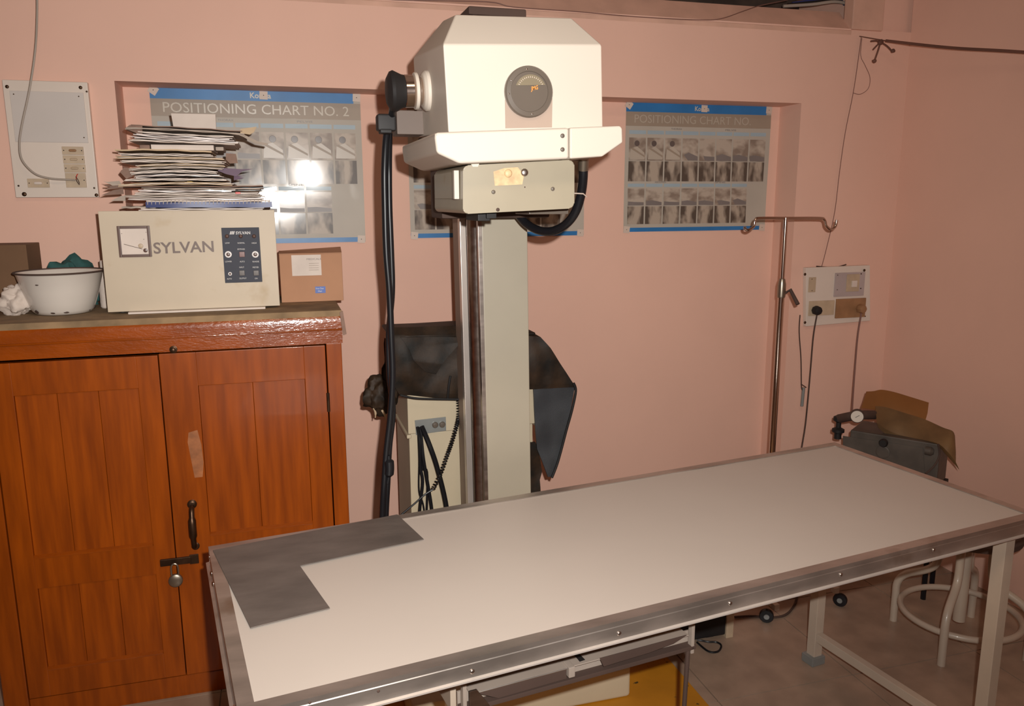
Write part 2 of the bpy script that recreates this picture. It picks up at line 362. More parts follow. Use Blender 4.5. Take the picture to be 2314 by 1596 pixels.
# hasp, staple and padlock
q0, q1 = PY(362, 1272, CYF), PY(432, 1266, CYF)
hs = box((q0.x, CYF-.006, q0.z-.012), (q1.x, CYF+.003, q0.z+.010), bev=.002); bx(hs, (q1.x-.004, CYF-.003, q0.z-.016), (q1.x+.022, CYF+.003, q0.z+.014), bev=.001)
sx = PY(395, 1270, CYF).x
obj('hasp', hs, M['brass'], dL)
pl = thing('padlock', 'small round grey padlock hanging from the cupboard hasp', 'padlock', (sx, CYF-.02, q0.z-.065))
pc = PY(397, 1313, CYF-.02)
tubepts = [(sx+.010*math.cos(a), CYF-.016, pc.z+.040+.014*math.sin(a)) for a in [math.pi*k/8 for k in range(9)]]
tubepts = [(sx+.010, CYF-.016, pc.z+.018)]+tubepts+[(sx-.010, CYF-.016, pc.z+.018)]
obj('shackle', tb(tubepts, .0028, 8), M['galv'], pl)
obj('lock_body', lt([(.017, 0), (.0205, .003), (.0205, .011), (.017, .014), (.004, .0155)], (pc.x, CYF-.010, pc.z), (0, -1, 0), 32), M['galv'], pl)
q = PY(392, 790, CYF); obj('top_bolt', lt([(.011, 0), (.011, .004), (.006, .006), (.006, .014), (.003, .016)], (q.x, CYF+.001, q.z), (0, -1, 0), 18), M['brass'], cab)
# dangling scrap at the cupboard's top right corner
q = PY(772, 706, 2.49); t_ = PY(778, 755, 2.49)
scr = bmesh.new()
for k in range(2):
    prism(scr, [q+V((-.006+.006*k, .004*k, 0)), q+V((.004, .004*k, .004)), t_+V((.007, 0, 0)), t_+V((-.004+.003*k, 0, -.004))], (0, .003, 0), bev=.0005, seg=1)
tag(obj('cloth_strip', scr, M['brownp']), 'brown rag strip dangling at the upper right corner of the cupboard', 'rag')

# ================================================================ THINGS ON THE CUPBOARD
TZ = CZ+.0005
# stabiliser box
BY = 2.62
b0, b1 = V((-.494, BY, TZ+.006)), V((.000, 2.93, 1.521))
st = thing('voltage_stabilizer', 'stained cream steel stabilizer box with meter and lettering, on the cupboard', 'stabilizer', (-.247, 2.77, TZ))
obj('case', box((b0.x+.003, BY+.004, b0.z), (b1.x-.003, b1.y, b1.z-.003), bev=.004), M['boxp'], st)
obj('front_panel', box((b0.x, BY, b0.z), (b1.x, BY+.004, b1.z), bev=.0012), M['boxp'], st)
ft = bmesh.new()
for x in (-.46, -.06):
    for y in (2.66, 2.88): lathe(ft, [(.012, 0), (.010, .0065)], (x, y, TZ), seg=12)
obj('foot', ft, M['dark'], st)
sp = box((PY(290, 705, 2.605).x, 2.598, TZ), (PY(600, 697, 2.605).x, 2.618, TZ+.006), bev=.001)
tag(obj('flat_strip', sp, M['paper']), 'thin pale strip lying along the foot of the stabilizer box', 'strip')
def on(px, py, d=0): return PY(px, py, BY-d)
# meter
ma, mb = on(264, 511), on(345, 580)
fr = bmesh.new(); x0, x1, z0, z1 = ma.x, mb.x-.001, mb.z, ma.z; t = .008
for lo, hi in (((x0, z0), (x0+t, z1)), ((x1-t, z0), (x1, z1)), ((x0+t, z1-t), (x1-t, z1)), ((x0+t, z0), (x1-t, z0+t))):
    bx(fr, (lo[0], BY-.007, lo[1]), (hi[0], BY+.001, hi[1]), bev=.001)
mf = obj('meter_frame', fr, M['meter'], st)
obj('meter_face', box((x0+t-.001, BY-.003, z0+t-.001), (x1-t+.001, BY+.001, z1-t+.001)), M['paper'], mf)
n0, n1 = on(280, 552, .004), on(322, 563, .004); obj('needle', tb([n0, n1], .0008, 6), M['gtext'], mf)
q = on(329, 566, .003); obj('meter_screw', lt([(.006, 0), (.006, .003), (.002, .004)], q, (0, -1, 0), 16), M['meter'], mf)
q = on(318, 556, .003); obj('needle_hub', lt([(.007, 0), (.006, .002), (.003, .0025)], q, (0, -1, 0), 16), M['ivory'], mf)
for p in ((275, 528), (330, 525), (325, 541)):
    q = on(*p, .003); obj('dial_mark', lt([(.0012, 0), (.001, .0008)], q, (0, -1, 0), 8), M['gtext'], mf)
q = on(348, 574); q2 = on(482, 545)
text('SYLVAN', M['gtext'], q+V((0, -.0008, .0)), q2.x-q.x, .034, right=(1, 0, .012), parent=st, depth=.0008, bold=.018)
# blue-grey control plate
ca, cb_ = on(500, 515), on(593, 637)
cp = obj('control_plate', box((ca.x, BY-.003, cb_.z), (cb_.x, BY+.001, ca.z), bev=.0008), M['panel'], st)
q = on(533, 530, .0035); text('SYLVAN', M['wtext'], q, .042, .009, parent=cp, depth=.0005, bold=.02)
q = on(519, 530, .0035); lg = bmesh.new()
for k in range(3): prism(lg, [q+V((k*.0045, 0, 0)), q+V((k*.0045+.0032, 0, 0)), q+V((k*.0045+.0062, 0, .0095)), q+V((k*.0045+.003, 0, .0095))], (0, -.0004, 0))
obj('emblem', lg, M['wtext'], cp)
for (x, y, s, ww) in ((509, 551, 'LOW', .013), (537, 551, 'NORMAL', .021), (569, 551, 'HIGH', .014), (537, 565, 'BYPASS', .021), (509, 593, 'LOWER', .019), (542, 593, 'AUTO', .014), (571, 593, 'RAISE', .019), (541, 606, 'INPUT', .014), (571, 606, 'METER', .018), (513, 632, 'AUTO', .014), (541, 631, 'OUTPUT', .021), (576, 631, 'ON', .008)):
    text(s, M['wtext'], on(x, y, .0035), ww, .0042, parent=cp, depth=.0004)
for (x, y, kind) in ((513, 534, 'l'), (544, 534, 'l'), (574, 534, 'l'), (516, 575, 'w'), (577, 575, 'w'), (547, 575, 'r'), (520, 619, 's'), (547, 617, 'b'), (579, 617, 'b')):
    q = on(x, y, .003)
    if kind == 'l': obj('indicator_lamp', lt([(.006, 0), (.006, .002), (.004, .005), (.001, .006)], q, (0, -1, 0), 16), M['meter'], cp)
    elif kind in 'ws':
        r = .010 if kind == 'w' else .0055
        obj('button_ring', lt([(r, 0), (r, .003), (r*.8, .004), (r*.6, .004), (r*.6, .001)], q, (0, -1, 0), 20, cap=False), mat('ring_white', (.9, .86, .84), .35), cp)
        obj('push_button', lt([(r*.55, 0), (r*.55, .005), (r*.3, .006)], q, (0, -1, 0), 16), M['meter'], cp)
    else:
        obj('switch_rocker', box(q+V((-.008, -.005, -.008)), q+V((.008, .001, .008)), bev=.001), M['red'] if kind == 'r' and False else mat('rocker_'+kind, (.16, .05, .04) if kind == 'r' else (.075, .055, .045), .4), cp)

# carton to the right of it
def carton(name, label, lo, hi, m, flap=True):
    c = thing(name, label, 'carton', ((lo[0]+hi[0])/2, (lo[1]+hi[1])/2, lo[2]))
    obj('case', box(lo, hi, bev=.002), m, c)
    if flap:
        obj('top_flap', pr([(lo[0], lo[1]-.002, hi[2]), (hi[0], lo[1]-.002, hi[2]), (hi[0]+.004, lo[1]+.09, hi[2]+.014), (lo[0], lo[1]+.09, hi[2]+.004)], (0, 0, .0025)), m, c)
    return c
cc = carton('cardboard_carton', 'reddish cardboard carton with white label, wedged right of the stabilizer box', (.006, 2.74, TZ), (.207, 2.95, 1.376), M['carton'])
for y in (2.738,):
    a, b_ = PY(658, 577, y), PY(727, 622, y)
    lb = obj('address_label', box((a.x, y, b_.z), (b_.x, y+.001, a.z)), M['paper'], cc)
    q = PY(693, 588, y-.0005); text('MEDICALS', M['gtext'], q, .046, .006, parent=lb, depth=.0003)
    for k in range(4): q = PY(698, 596+k*5, y-.0005); obj('print_line', box(q, q+V((.032, -.0003, .0014))), M['paperd'], lb)
    a, b_ = PY(712, 648, y), PY(736, 662, y); bl = obj('blue_sticker', box((a.x, y, b_.z), (b_.x, y+.001, a.z)), M['bluel'], cc, label='small blue sticker')
    text('First Class', M['wtext'], PY(714, 654, y-.0005), .025, .005, parent=bl, depth=.0003); text('Mail', M['wtext'], PY(719, 660, y-.0005), .012, .005, parent=bl, depth=.0003)
carton('cardboard_carton', 'dark brown cardboard carton at the left end of the cupboard top', (CXL, 2.80, TZ), (PY(64, 600, 2.80).x, 2.95, PY(62, 553, 2.80).z), M['cartond'], False)

# enamel basin
bc = V((-.632, 2.71, TZ)); bas = thing('enamel_basin', 'white enamel basin with dark rim and chipped foot, on the cupboard left', 'basin', bc)
R = .121; Hh = PY(135, 620, 2.60).z - TZ
obj('bowl', lt([(.070, 0), (.077, .003), (.085, .012), (.093, .035), (.104, .07), (R-.005, Hh-.006), (R, Hh), (R-.008, Hh-.004), (.099, .07), (.086, .028), (.06, .012), (.001, .011)], bc, seg=48, cap=True), M['enamel'], bas, 60)
rim = [bc+V((R*math.cos(a), R*math.sin(a), Hh)) for a in [2*math.pi*k/48 for k in range(48)]]
obj('rim', tb(rim, .0028, 8, closed=True), M['chip'], bas, label='dark worn rim')
def chipat(px, py, w_, h_, rr, zz):
    # a chip lies on the bowl wall: find angle by pixel column
    q = PY(px, py, bc.y-rr*.9); a = math.atan2(-math.sqrt(max(1e-5, rr*rr-(q.x-bc.x)**2)), q.x-bc.x)
    b2 = bmesh.new(); n = 9; c = b2.verts.new(bc+V((math.cos(a)*(rr+.0025), math.sin(a)*(rr+.0025), zz)))
    ring = []
    for k in range(n):
        t = 2*math.pi*k/n; s = .75+.35*random.random(); aa = a+math.cos(t)*w_*s/rr; z_ = zz+math.sin(t)*h_*s; r_ = rr+.0012+(z_-zz)*.45
        ring.append(b2.verts.new(bc+V((math.cos(aa)*r_, math.sin(aa)*r_, z_))))
    for k in range(n): b2.faces.new((c, ring[k], ring[(k+1) % n]))
    obj('chip', b2, M['chip'], bas)
chipat(82, 712, .010, .007, .086, .012); chipat(122, 713, .007, .003, .084, .009); chipat(152, 713, .008, .003, .084, .009); chipat(212, 700, .008, .006, .087, .014); chipat(84, 639, .006, .002, .113, .095); chipat(196, 712, .004, .002, .084, .008)
# crumpled cloths
def crumple(name, m, c, r, seed, jag=.3, sub=3, parent=None, ground=None):
    b2 = bmesh.new(); bmesh.ops.create_icosphere(b2, subdivisions=sub, radius=1)
    for v in b2.verts:
        n = noise.noise(v.co*1.7+V((seed, 0, 0)))*jag+noise.noise(v.co*4+V((0, seed, 0)))*jag*.5
        v.co = V([c[i]+v.co[i]*r[i]*(1+n) for i in range(3)])
        if ground is not None and v.co.z < ground: v.co.z = ground
    return obj(name, b2, m, parent, 50)
q = PY(145, 605, 2.84)
tag(crumple('green_cloth', M['green'], (q.x, 2.90, TZ+.065), (.085, .045, .076), 3.1, .55, 4, ground=TZ), 'crumpled dark green cloth standing up behind the enamel basin', 'cloth')
q = PY(40, 690, 2.60)
tag(crumple('cotton_bundle', M['cotton'], (q.x-.028, 2.70, TZ+.042), (.042, .040, .044), 5.3, .45, 4, ground=TZ), 'white cotton bundle beside the basin on its left', 'cotton')
q = PY(238, 660, 2.665)
bo = thing('plastic_bottle', 'pale plastic bottle squeezed between the basin and the stabilizer box', 'bottle', (-.522, 2.79, TZ))
obj('bottle_body', lt([(.020, 0), (.023, .004), (.023, .075), (.021, .10), (.013, .125), (.012, .13)], (-.522, 2.79, TZ), seg=24), M['cotton'], bo)
obj('cap', lt([(.014, .128), (.014, .148), (.012, .15)], (-.522, 2.79, TZ), seg=20), M['paper'], bo)

# ---------------------------------------------------------------- pile of papers on the stabiliser box
SB = b1.z+.0005
def zz(px, py): return PY(px, py, 2.66).z
def xx(px): return PY(px, 400, 2.66).x
def slab(xl, xr, zl, zm, zr, th, yf, yb, skew=0, n=14, endc=0):
    b2 = bmesh.new(); rows = []
    for i in range(n+1):
        t = i/n; x = xl+(xr-xl)*t
        z = zl*(1-t)*(1-2*t)+4*zm*t*(1-t)+zr*t*(2*t-1) + endc*(abs(2*t-1)**6) + .0009*math.sin(t*19+zl*900)
        dy = skew*(t-.5)+.003*math.sin(t*9+zl*700)
        rows.append([b2.verts.new((x, yf+dy, z)), b2.verts.new((x, yf+dy, z+th)), b2.verts.new((x, yb+dy, z+th)), b2.verts.new((x, yb+dy, z))])
    for i in range(n):
        A, B = rows[i], rows[i+1]
        for k in range(4): b2.faces.new((A[k], A[(k+1) % 4], B[(k+1) % 4], B[k]))
    b2.faces.new(rows[0]); b2.faces.new(rows[-1][::-1]); return b2
KP = 1.22
def leaf(name, m, zx0, zx1, z_, th, sag=0, tilt=0, yf=2.64, yb=2.86, skew=0, label='', group=None, leaves=1, endc=0):
    """zx in zoom units (5.51 px per unit from x=220); z_ = height above the box in m"""
    z_, th, sag, tilt, endc = z_*KP, th*KP, sag*KP, tilt*KP, endc*KP
    xl, xr = xx(220+zx0/5.51), xx(220+zx1/5.51)
    o = None; root = None
    if leaves == 1:
        o = obj(name, slab(xl, xr, SB+z_+tilt, SB+z_+sag+tilt/2, SB+z_, th, yf, yb, skew, endc=endc), m); return tag(o, label, name.replace('_', ' ').split()[-1], group)
    root = thing(name, label, name.split('_')[-1], ((xl+xr)/2, (yf+yb)/2, SB+z_), group)
    for k in range(leaves):
        t = th/leaves; j = random.uniform(-.006, .006)
        obj('cover' if k in (0, leaves-1) else 'pages', slab(xl+j, xr+random.uniform(-.008, .006), SB+z_+tilt+k*t, SB+z_+sag+tilt/2+k*t, SB+z_+k*t, t*.90, yf+random.uniform(-.004, .006), yb, skew, endc=endc), m if k in (0, leaves-1) else M['paper'], root)
    return root
ORD = ['first', 'second', 'third', 'fourth', 'fifth', 'sixth', 'seventh', 'eighth']
g1, g2, g3 = 'flat booklets at the bottom of the paper pile', 'sagging folders in the middle of the paper pile', 'slanting magazines on top of the paper pile'
L1 = 'thin booklet in the lower part of the paper pile, near the blue notebook'
L2 = 'worn pale folder in the bulging middle of the paper pile'
L3 = 'glossy magazine in the slanting bundle on top of the paper pile'
leaf('paper_folder', M['paper'], 510, 2040, .000, .0050, label='bottommost pinkish folder, lying directly on the stabilizer box', leaves=2)
leaf('grey_folder', M['paperd'], 270, 700, .0055, .0045, label='short grey folder sticking out left just under the blue notebook', yf=2.65, leaves=1)
nb = thing('spiral_notebook', 'dark blue spiral bound notebook near the bottom of the paper pile', 'notebook', (xx(470), 2.72, SB+.0055))
obj('cover', slab(xx(220+590/5.51), xx(220+2155/5.51), SB+.0080, SB+.0078, SB+.0070, .0165, 2.628, 2.85, 0), M['bluecover'], nb)
obj('pages', slab(xx(220+600/5.51), xx(220+2130/5.51), SB+.0255, SB+.0250, SB+.0245, .0045, 2.632, 2.85, 0), M['paper'], nb)
spb = bmesh.new(); xa, xb = xx(220+620/5.51), xx(220+2120/5.51)
for k in range(33):
    x = xa+(xb-xa)*k/32; zc = SB+.0235
    tube(spb, [(x+.0008*math.sin(a), 2.6285+.0040*math.cos(a), zc+.0062*math.sin(a)) for a in [2*math.pi*j/8 for j in range(8)]], .0009, 5, closed=True)
obj('spiral_binding', spb, M['offwhite'], nb, kind='stuff', label='silver wire spiral')
z = .0255
for k, (a, c, m, th) in enumerate([(360, 2050, 'gloss', .0050), (330, 2040, 'paperd', .0050), (480, 2010, 'paper', .0055)]):
    leaf('booklet', M[m], a, c, z, th, sag=-.0003*k, label=['glossy pale booklet resting directly on the blue spiral notebook', 'grey booklet second above the blue spiral notebook', 'white booklet third above the blue notebook, beside the red tab'][k], group=g1, leaves=3, yf=2.640+.004*k); z += th+.0012
q = V((xx(220+1740/5.51), 2.6435, SB+z*KP-.0035)); tag(obj('red_marker', box(q+V((-.0075, -.003, -.003)), q+V((.0075, .002, .0028)), bev=.0008), M['red']), 'small red tab poking out of the lower paper pile', 'tab')
for k, (a, c, m, th) in enumerate([(500, 1690, 'gloss', .0045), (550, 2035, 'paperd', .0040)]):
    leaf('booklet', M[m], a, c, z, th, label=['short glossy booklet just above the red tab', 'grey booklet directly under the long brown torn folder'][k], group=g1, leaves=2, yf=2.643+.003*k, endc=.0006); z += th+.0012
leaf('brown_folder', M['brownp'], 90, 2050, z, .0028, sag=.001, label='long brown folder whose torn corners stick out both sides of the pile', endc=.0035, yf=2.65); z += .0045
leaf('yellow_folder', M['manila'], 280, 1700, z, .0060, sag=.004, tilt=-.003, label='yellowish folder in the middle of the paper pile, edges ragged', leaves=3, yf=2.642); z += .0105
q = V((xx(220+1150/5.51), 2.640, SB+z*KP-.0028)); tag(obj('yellow_slip', pr([q+V((-.014, 0, -.002)), q+V((.014, 0, -.001)), q+V((.006, 0, .0018)), q+V((-.006, 0, .0018))], (0, .02, 0)), M['yellowp']), 'bright yellow paper slip at the middle front of the pile', 'paper')
for k, (a, c, m, th, sg, tl) in enumerate([(345, 1610, 'paper', .0055, .003, -.002), (470, 1560, 'gloss', .0050, .0075, -.006), (450, 1520, 'paper', .0060, .008, -.007), (430, 1570, 'paperd', .0055, .009, -.008), (520, 1610, 'manila', .0050, .0065, -.002), (310, 1600, 'paper', .0060, .004, .004), (275, 1600, 'manila', .0055, .002, .004), (300, 1450, 'paper', .0050, .001, .002)]):
    leaf('folder', M[m], a, c, z+max(0, -tl)*.2, th, sag=sg*.55, tilt=tl*.4, label=ORD[k]+' pale folder above the yellowish one in the sagging middle stack', group=g2, leaves=3, yf=2.640+.003*((k*2) % 3)); z += th+.0030
leaf('brown_envelope', M['manila'], 265, 1450, z, .0035, sag=.004, tilt=.002, label='buff envelope with bulging top, uppermost of the middle stack', leaves=1, yf=2.638, endc=.001); z += .0075
# white box between the stacks
xl_, xr_ = xx(220+700/5.51), xx(220+1475/5.51)
z *= KP; wb = box((xl_, 2.66, SB+z), (xr_, 2.84, SB+z+.0155), bev=.001); tag(obj('white_box', wb, M['paper']), 'flat white box between the middle and top paper stacks', 'box')
wl = box((xl_-.033, 2.67, SB+z), (xl_-.004, 2.80, SB+z+.015), bev=.003); tag(obj('brown_packet', wl, M['brownp']), 'dark brown packet left of the flat white box in the pile', 'packet')
wl = box((xr_+.004, 2.67, SB+z), (xr_+.028, 2.80, SB+z+.012), bev=.003); tag(obj('dark_packet', wl, M['paperd']), 'small dark packet right of the flat white box in the pile', 'packet')
z = (z+.0165)/KP
for k, (a, c, m, th, sg, tl) in enumerate([(475, 1760, 'paper', .0040, 0, .006), (490, 1760, 'gloss', .0045, -.001, .007), (520, 1700, 'gloss', .0050, -.002, .008), (555, 1710, 'paper', .0040, -.002, .008)]):
    leaf('magazine', M[m], a, c, z, th, sag=sg, tilt=tl, label=ORD[k]+' magazine from the bottom of the slanting top bundle', group=g3, leaves=2, yf=2.640+.003*k); z += th+.0016
leaf('grey_folder', M['paperd'], 400, 1880, z+.001, .0045, sag=.001, tilt=.010, label='grey folder slanting over the top magazines, curled at the right', leaves=2, endc=-.002, yf=2.646); z += .0075
leaf('brown_folder', M['brownp'], 480, 1840, z+.001, .0022, sag=.001, tilt=.010, label='thin brown sheet topmost on the paper pile', yf=2.655)
wc = pr([PY(386, 256, 2.80), PY(487, 258, 2.80), PY(489, 300, 2.80), PY(394, 300, 2.80)], (0, .012, 0), bev=.001)
tag(obj('white_card', wc, M['paper']), 'white card standing upright behind the top of the paper pile', 'card')
# dog-eared corners
def flap(name, pts, m, y, label):
    P_ = [PY(220+a/5.51, 230+c/5.51, y+.01*(i % 2)) for i, (a, c) in enumerate(pts)]
    tag(obj(name, pr(P_, (0, .0015, 0)), m), label, 'paper')
flap('torn_page', [(75, 990), (110, 1000), (270, 985), (310, 1040), (190, 1045)], M['paperd'], 2.64, 'grey dog-eared page sticking out left of the pile, uppermost of the torn ones')
flap('torn_page', [(90, 1095), (180, 1050), (320, 1040), (320, 1075)], M['brownp'], 2.65, 'narrow brown page sticking out left, second of the torn ones')
flap('torn_page', [(45, 1168), (200, 1100), (320, 1080), (330, 1150)], M['brownp'], 2.66, 'wide brown page pointing left, third of the torn ones')
flap('torn_page', [(165, 1235), (290, 1175), (350, 1170), (350, 1235)], M['paperd'], 2.65, 'grey page corner left of the blue notebook, lowest torn one')
flap('torn_page', [(340, 335), (400, 290), (560, 290), (560, 400), (500, 395)], M['brownp'], 2.655, 'brown folded corner pointing left from the top bundle')
flap('torn_page', [(1780, 340), (1985, 310), (1950, 380), (1900, 410), (1780, 390)], M['manila'], 2.66, 'buff pointed corner standing up right of the top bundle')
flap('torn_page', [(1700, 390), (1850, 420), (2000, 495), (2130, 520), (2110, 545), (1960, 520), (1820, 440)], M['paperd'], 2.65, 'long curled grey strip drooping right from the top bundle')
flap('torn_page', [(1600, 640), (1725, 650), (1750, 765), (1650, 770), (1600, 720)], M['brownp'], 2.66, 'brown fold at the right of the middle stack')
flap('torn_page', [(1530, 820), (1800, 840), (1940, 835), (1800, 870), (1730, 930), (1600, 900), (1500, 860)], M['violet'], 2.66, 'violet torn sheet sticking out right of the middle stack')
flap('torn_page', [(1700, 920), (1850, 920), (1760, 935), (1830, 950), (1700, 980)], M['violet'], 2.67, 'small violet splinter below the larger violet sheet')
flap('torn_page', [(285, 880), (330, 820), (430, 830), (440, 930), (360, 960)], M['brownp'], 2.66, 'brown fold at the left of the middle stack')

# ================================================================ SWITCHBOARDS
YB = 2.975
lb_ = thing('switchboard', 'large off-white switchboard with cover sheet high on the left wall section', 'switchboard', (-.676, 2.99, 1.56))
obj('base_board', box((-.797, YB, 1.562), (-.554, 2.999, 1.926), bev=.003), M['board'], lb_)
def onb(x, y, d=0): return PY(x, y, YB-d)
a, c = onb(22, 205), onb(200, 323); obj('cover_sheet', box((a.x, YB-.004, c.z), (c.x, YB+.001, a.z), bev=.0008), M['sheet'], lb_, label='grey blanking sheet')
for k in range(4):
    a, c = onb(140+k*2.5, 331+k*20), onb(190+k*2.2, 350+k*20 if k < 3 else 424)
    sw = obj('switch', box((a.x, YB-.006, c.z), (c.x, YB+.001, a.z-.0005), bev=.0008), M['ivory'], lb_)
    if k < 3: cx_ = (a.x+c.x)/2; cz_ = (a.z+c.z)/2; obj('rocker', box((cx_-.011, YB-.010, cz_-.004), (cx_+.011, YB-.005, cz_+.004), bev=.0035), M['tan' if k == 0 else 'ivory'], sw)
    for sx_ in (a.x+.005, c.x-.005): screw('screw', (sx_, YB-.006, (a.z+c.z)/2), (0, -1, 0), .0018, M['dark'], sw)
a, c = onb(62, 404), onb(113, 424); sw = obj('switch', box((a.x, YB-.006, c.z), (c.x, YB+.001, a.z), bev=.0008), M['ivory'], lb_)
obj('rocker', box(((a.x+c.x)/2-.012, YB-.010, (a.z+c.z)/2-.0045), ((a.x+c.x)/2+.012, YB-.005, (a.z+c.z)/2+.0045), bev=.004), M['paper'], sw)
for sx_ in (a.x+.005, c.x-.005): screw('screw', (sx_, YB-.006, (a.z+c.z)/2), (0, -1, 0), .0018, M['chip'], sw)
for (x, y, r) in ((16, 196, .0055), (182, 198, .0055), (55, 439, .007), (218, 441, .0055), (31, 213, .0025), (196, 207, .003), (178, 218, .0025), (190, 311, .0025), (42, 420, .003), (213, 425, .003)):
    screw('screw', onb(x, y, .003 if r < .004 else 0), (0, -1, 0), r, M['brass'], lb_)
cb = [PY(82, -60, 2.93), PY(84, 20, 2.93), PY(80, 110, 2.93), PY(67, 200, 2.93), PY(50, 280, 2.93), PY(44, 325, 2.93), PY(50, 362, 2.93), PY(78, 392, 2.935), PY(112, 403, 2.945), PY(150, 406, 2.955), PY(170, 407, 2.966)]
ca_ = thing('hanging_cable', 'thin grey cable dropping from above and looping into the left switchboard', 'cable', PY(170, 407, 2.966))
obj('cable_sheath', tb(cb, .0032, 8, 6), M['wireg'], ca_)
q = PY(172, 405, 2.962)
bw = tb([q, q+V((.004, -.004, .012)), q+V((.006, .001, .016))], .0014, 6, 4); obj('bare_wire', bw, M['red'], ca_, label='red wire end')
bw = tb([q, q+V((.003, -.004, -.008)), q+V((.008, .001, -.018))], .0014, 6, 4); tube(bw, [q+V((0, -.003, .008)), q+V((.006, -.004, -.002)), q+V((.009, 0, -.014))], .0013, 6, 4); obj('bare_wire', bw, M['chip'], ca_)

rb_ = thing('switchboard', 'cream switchboard with two plugs on the wall pier at the right', 'switchboard', (2.36, 2.99, 1.0))
obj('base_board', pr([(2.186, YB, 1.254), (2.515, YB, 1.256), (2.540, YB, 1.006), (2.205, YB, .996)], (0, .024, 0), bev=.003), M['board'], rb_)
def plate(x0, y0, x1, y1, m, d=.005, nm='plate', par=None, bev=.001):
    a, c = onb(x0, y0), onb(x1, y1); return obj(nm, box((a.x, YB-d, c.z), (c.x, YB+.001, a.z), bev=bev), m, par or rb_)
p1 = plate(1828, 627, 1841, 660, M['ivory'], nm='switch')
p2 = plate(1887, 617, 1950, 668, M['lilac'], nm='fuse_plate'); p3 = plate(1912, 620, 1938, 658, M['ivory'], .008, 'fuse_carrier', p2); plate(1922, 634, 1932, 648, M['paper'], .014, 'fuse_tab', p2)
p4 = plate(1828, 681, 1882, 711, M['ivory'], .007, 'socket'); p5 = plate(1889, 676, 1952, 716, M['tan'], .007, 'socket')
for (x, y, r) in ((1819, 620, .006), (1953, 611, .006), (1819, 729, .006), (1893, 622, .0022), (1892, 655, .0022), (1946, 619, .003), (1945, 652, .003), (1895, 714, .003), (1955, 715, .003), (1835, 631, .002), (1835, 657, .002)):
    screw('screw', onb(x, y, .005), (0, -1, 0), r, M['brass'], rb_)
def plug(px, py, m, label, pts, rr):
    q = onb(px, py, .008); T = thing('power_plug', label, 'plug', q+V((0, -.02, -.02)))
    obj('plug_body', lt([(.016, 0), (.020, .006), (.021, .02), (.017, .032), (.008, .036)], q+V((0, .001, 0)), (0, -1, 0), 8), m, T)
    obj('flex', tb([q+V((0, -.018, -.014))]+pts, rr, 8, 6), M['wirec'] if m is M['tan'] else M['chip'], T, label='hanging cord')
plug(1841, 701, M['dark'], 'black plug in the lower left socket with its cord hanging behind the table', [PY(1838, 760, 2.95), PY(1832, 830, 2.95), PY(1826, 900, 2.94), PY(1820, 960, 2.93), PY(1812, 1010, 2.92), PY(1800, 1080, 2.9), PY(1790, 1200, 2.9)], .0032)
plug(1941, 697, M['tan'], 'brown plug in the lower right socket, cord running down to the suction unit', [PY(1938, 760, 2.94), PY(1932, 830, 2.90), PY(1927, 900, 2.84), PY(1925, 935, 2.78)], .0038)
dw = thing('hanging_flex', 'thin flex with a grey connector dangling left of the cream switchboard', 'flex', PY(1812, 915, 2.96))
obj('flex', tb([PY(1808, 712, 2.965), PY(1806, 750, 2.965), PY(1810, 810, 2.965), PY(1811, 870, 2.965), PY(1813, 882, 2.965)], .0024, 8, 5), M['chip'], dw)
obj('connector', tb([PY(1816, 876, 2.965), PY(1812, 918, 2.965)], .007, 10), M['grayp'], dw)
obj('wire_end', tb([PY(1810, 868, 2.965), PY(1822, 876, 2.965)], .002, 6), M['chip'], dw)
ww = [PY(1845, 602, 2.985), PY(1868, 604, 2.985), PY(1890, 604, 2.985), PY(1912, 598, 2.985)]
tag(obj('short_wire', tb(ww, .0028, 8, 5), M['chip']), 'short dark wire lying along the top edge of the cream switchboard', 'wire')
dn = [PY(1946, 84, 2.993), PY(1940, 130, 2.993), PY(1928, 210, 2.993), PY(1910, 300, 2.993), PY(1897, 390, 2.993), PY(1886, 480, 2.993), PY(1868, 560, 2.993), PY(1857, 602, 2.993)]
tag(obj('thin_wire', tb(dn, .0016, 6, 5), M['wirec']), 'long thin wire running down the wall pier to the cream switchboard', 'wire')
lp = [PY(1948, 86, 2.99), PY(1945, 125, 2.99), PY(1955, 148, 2.98), PY(1966, 175, 2.975), PY(1962, 200, 2.98), PY(1944, 213, 2.985), PY(1928, 210, 2.99)]
tag(obj('thin_wire', tb(lp, .0012, 6, 5), M['wirec']), 'thin wire loop hanging below the rope hook at the corner', 'wire')
l2 = [PY(690, -12, 2.985), PY(900, 0, 2.99), PY(1100, 4, 2.992), PY(1160, 16, 2.99), PY(1300, 26, 2.99), PY(1440, 38, 2.99), PY(1580, 45, 2.99)]
l2 += [PY(1630, 42, 2.99), PY(1680, 25, 3.01), PY(1720, 12, 3.06), PY(1780, 0, 3.12)]
tag(obj('thin_wire', tb(l2, .0017, 6, 5), M['wirec']), 'thin wire strung along the wall top towards the loft opening', 'wire')
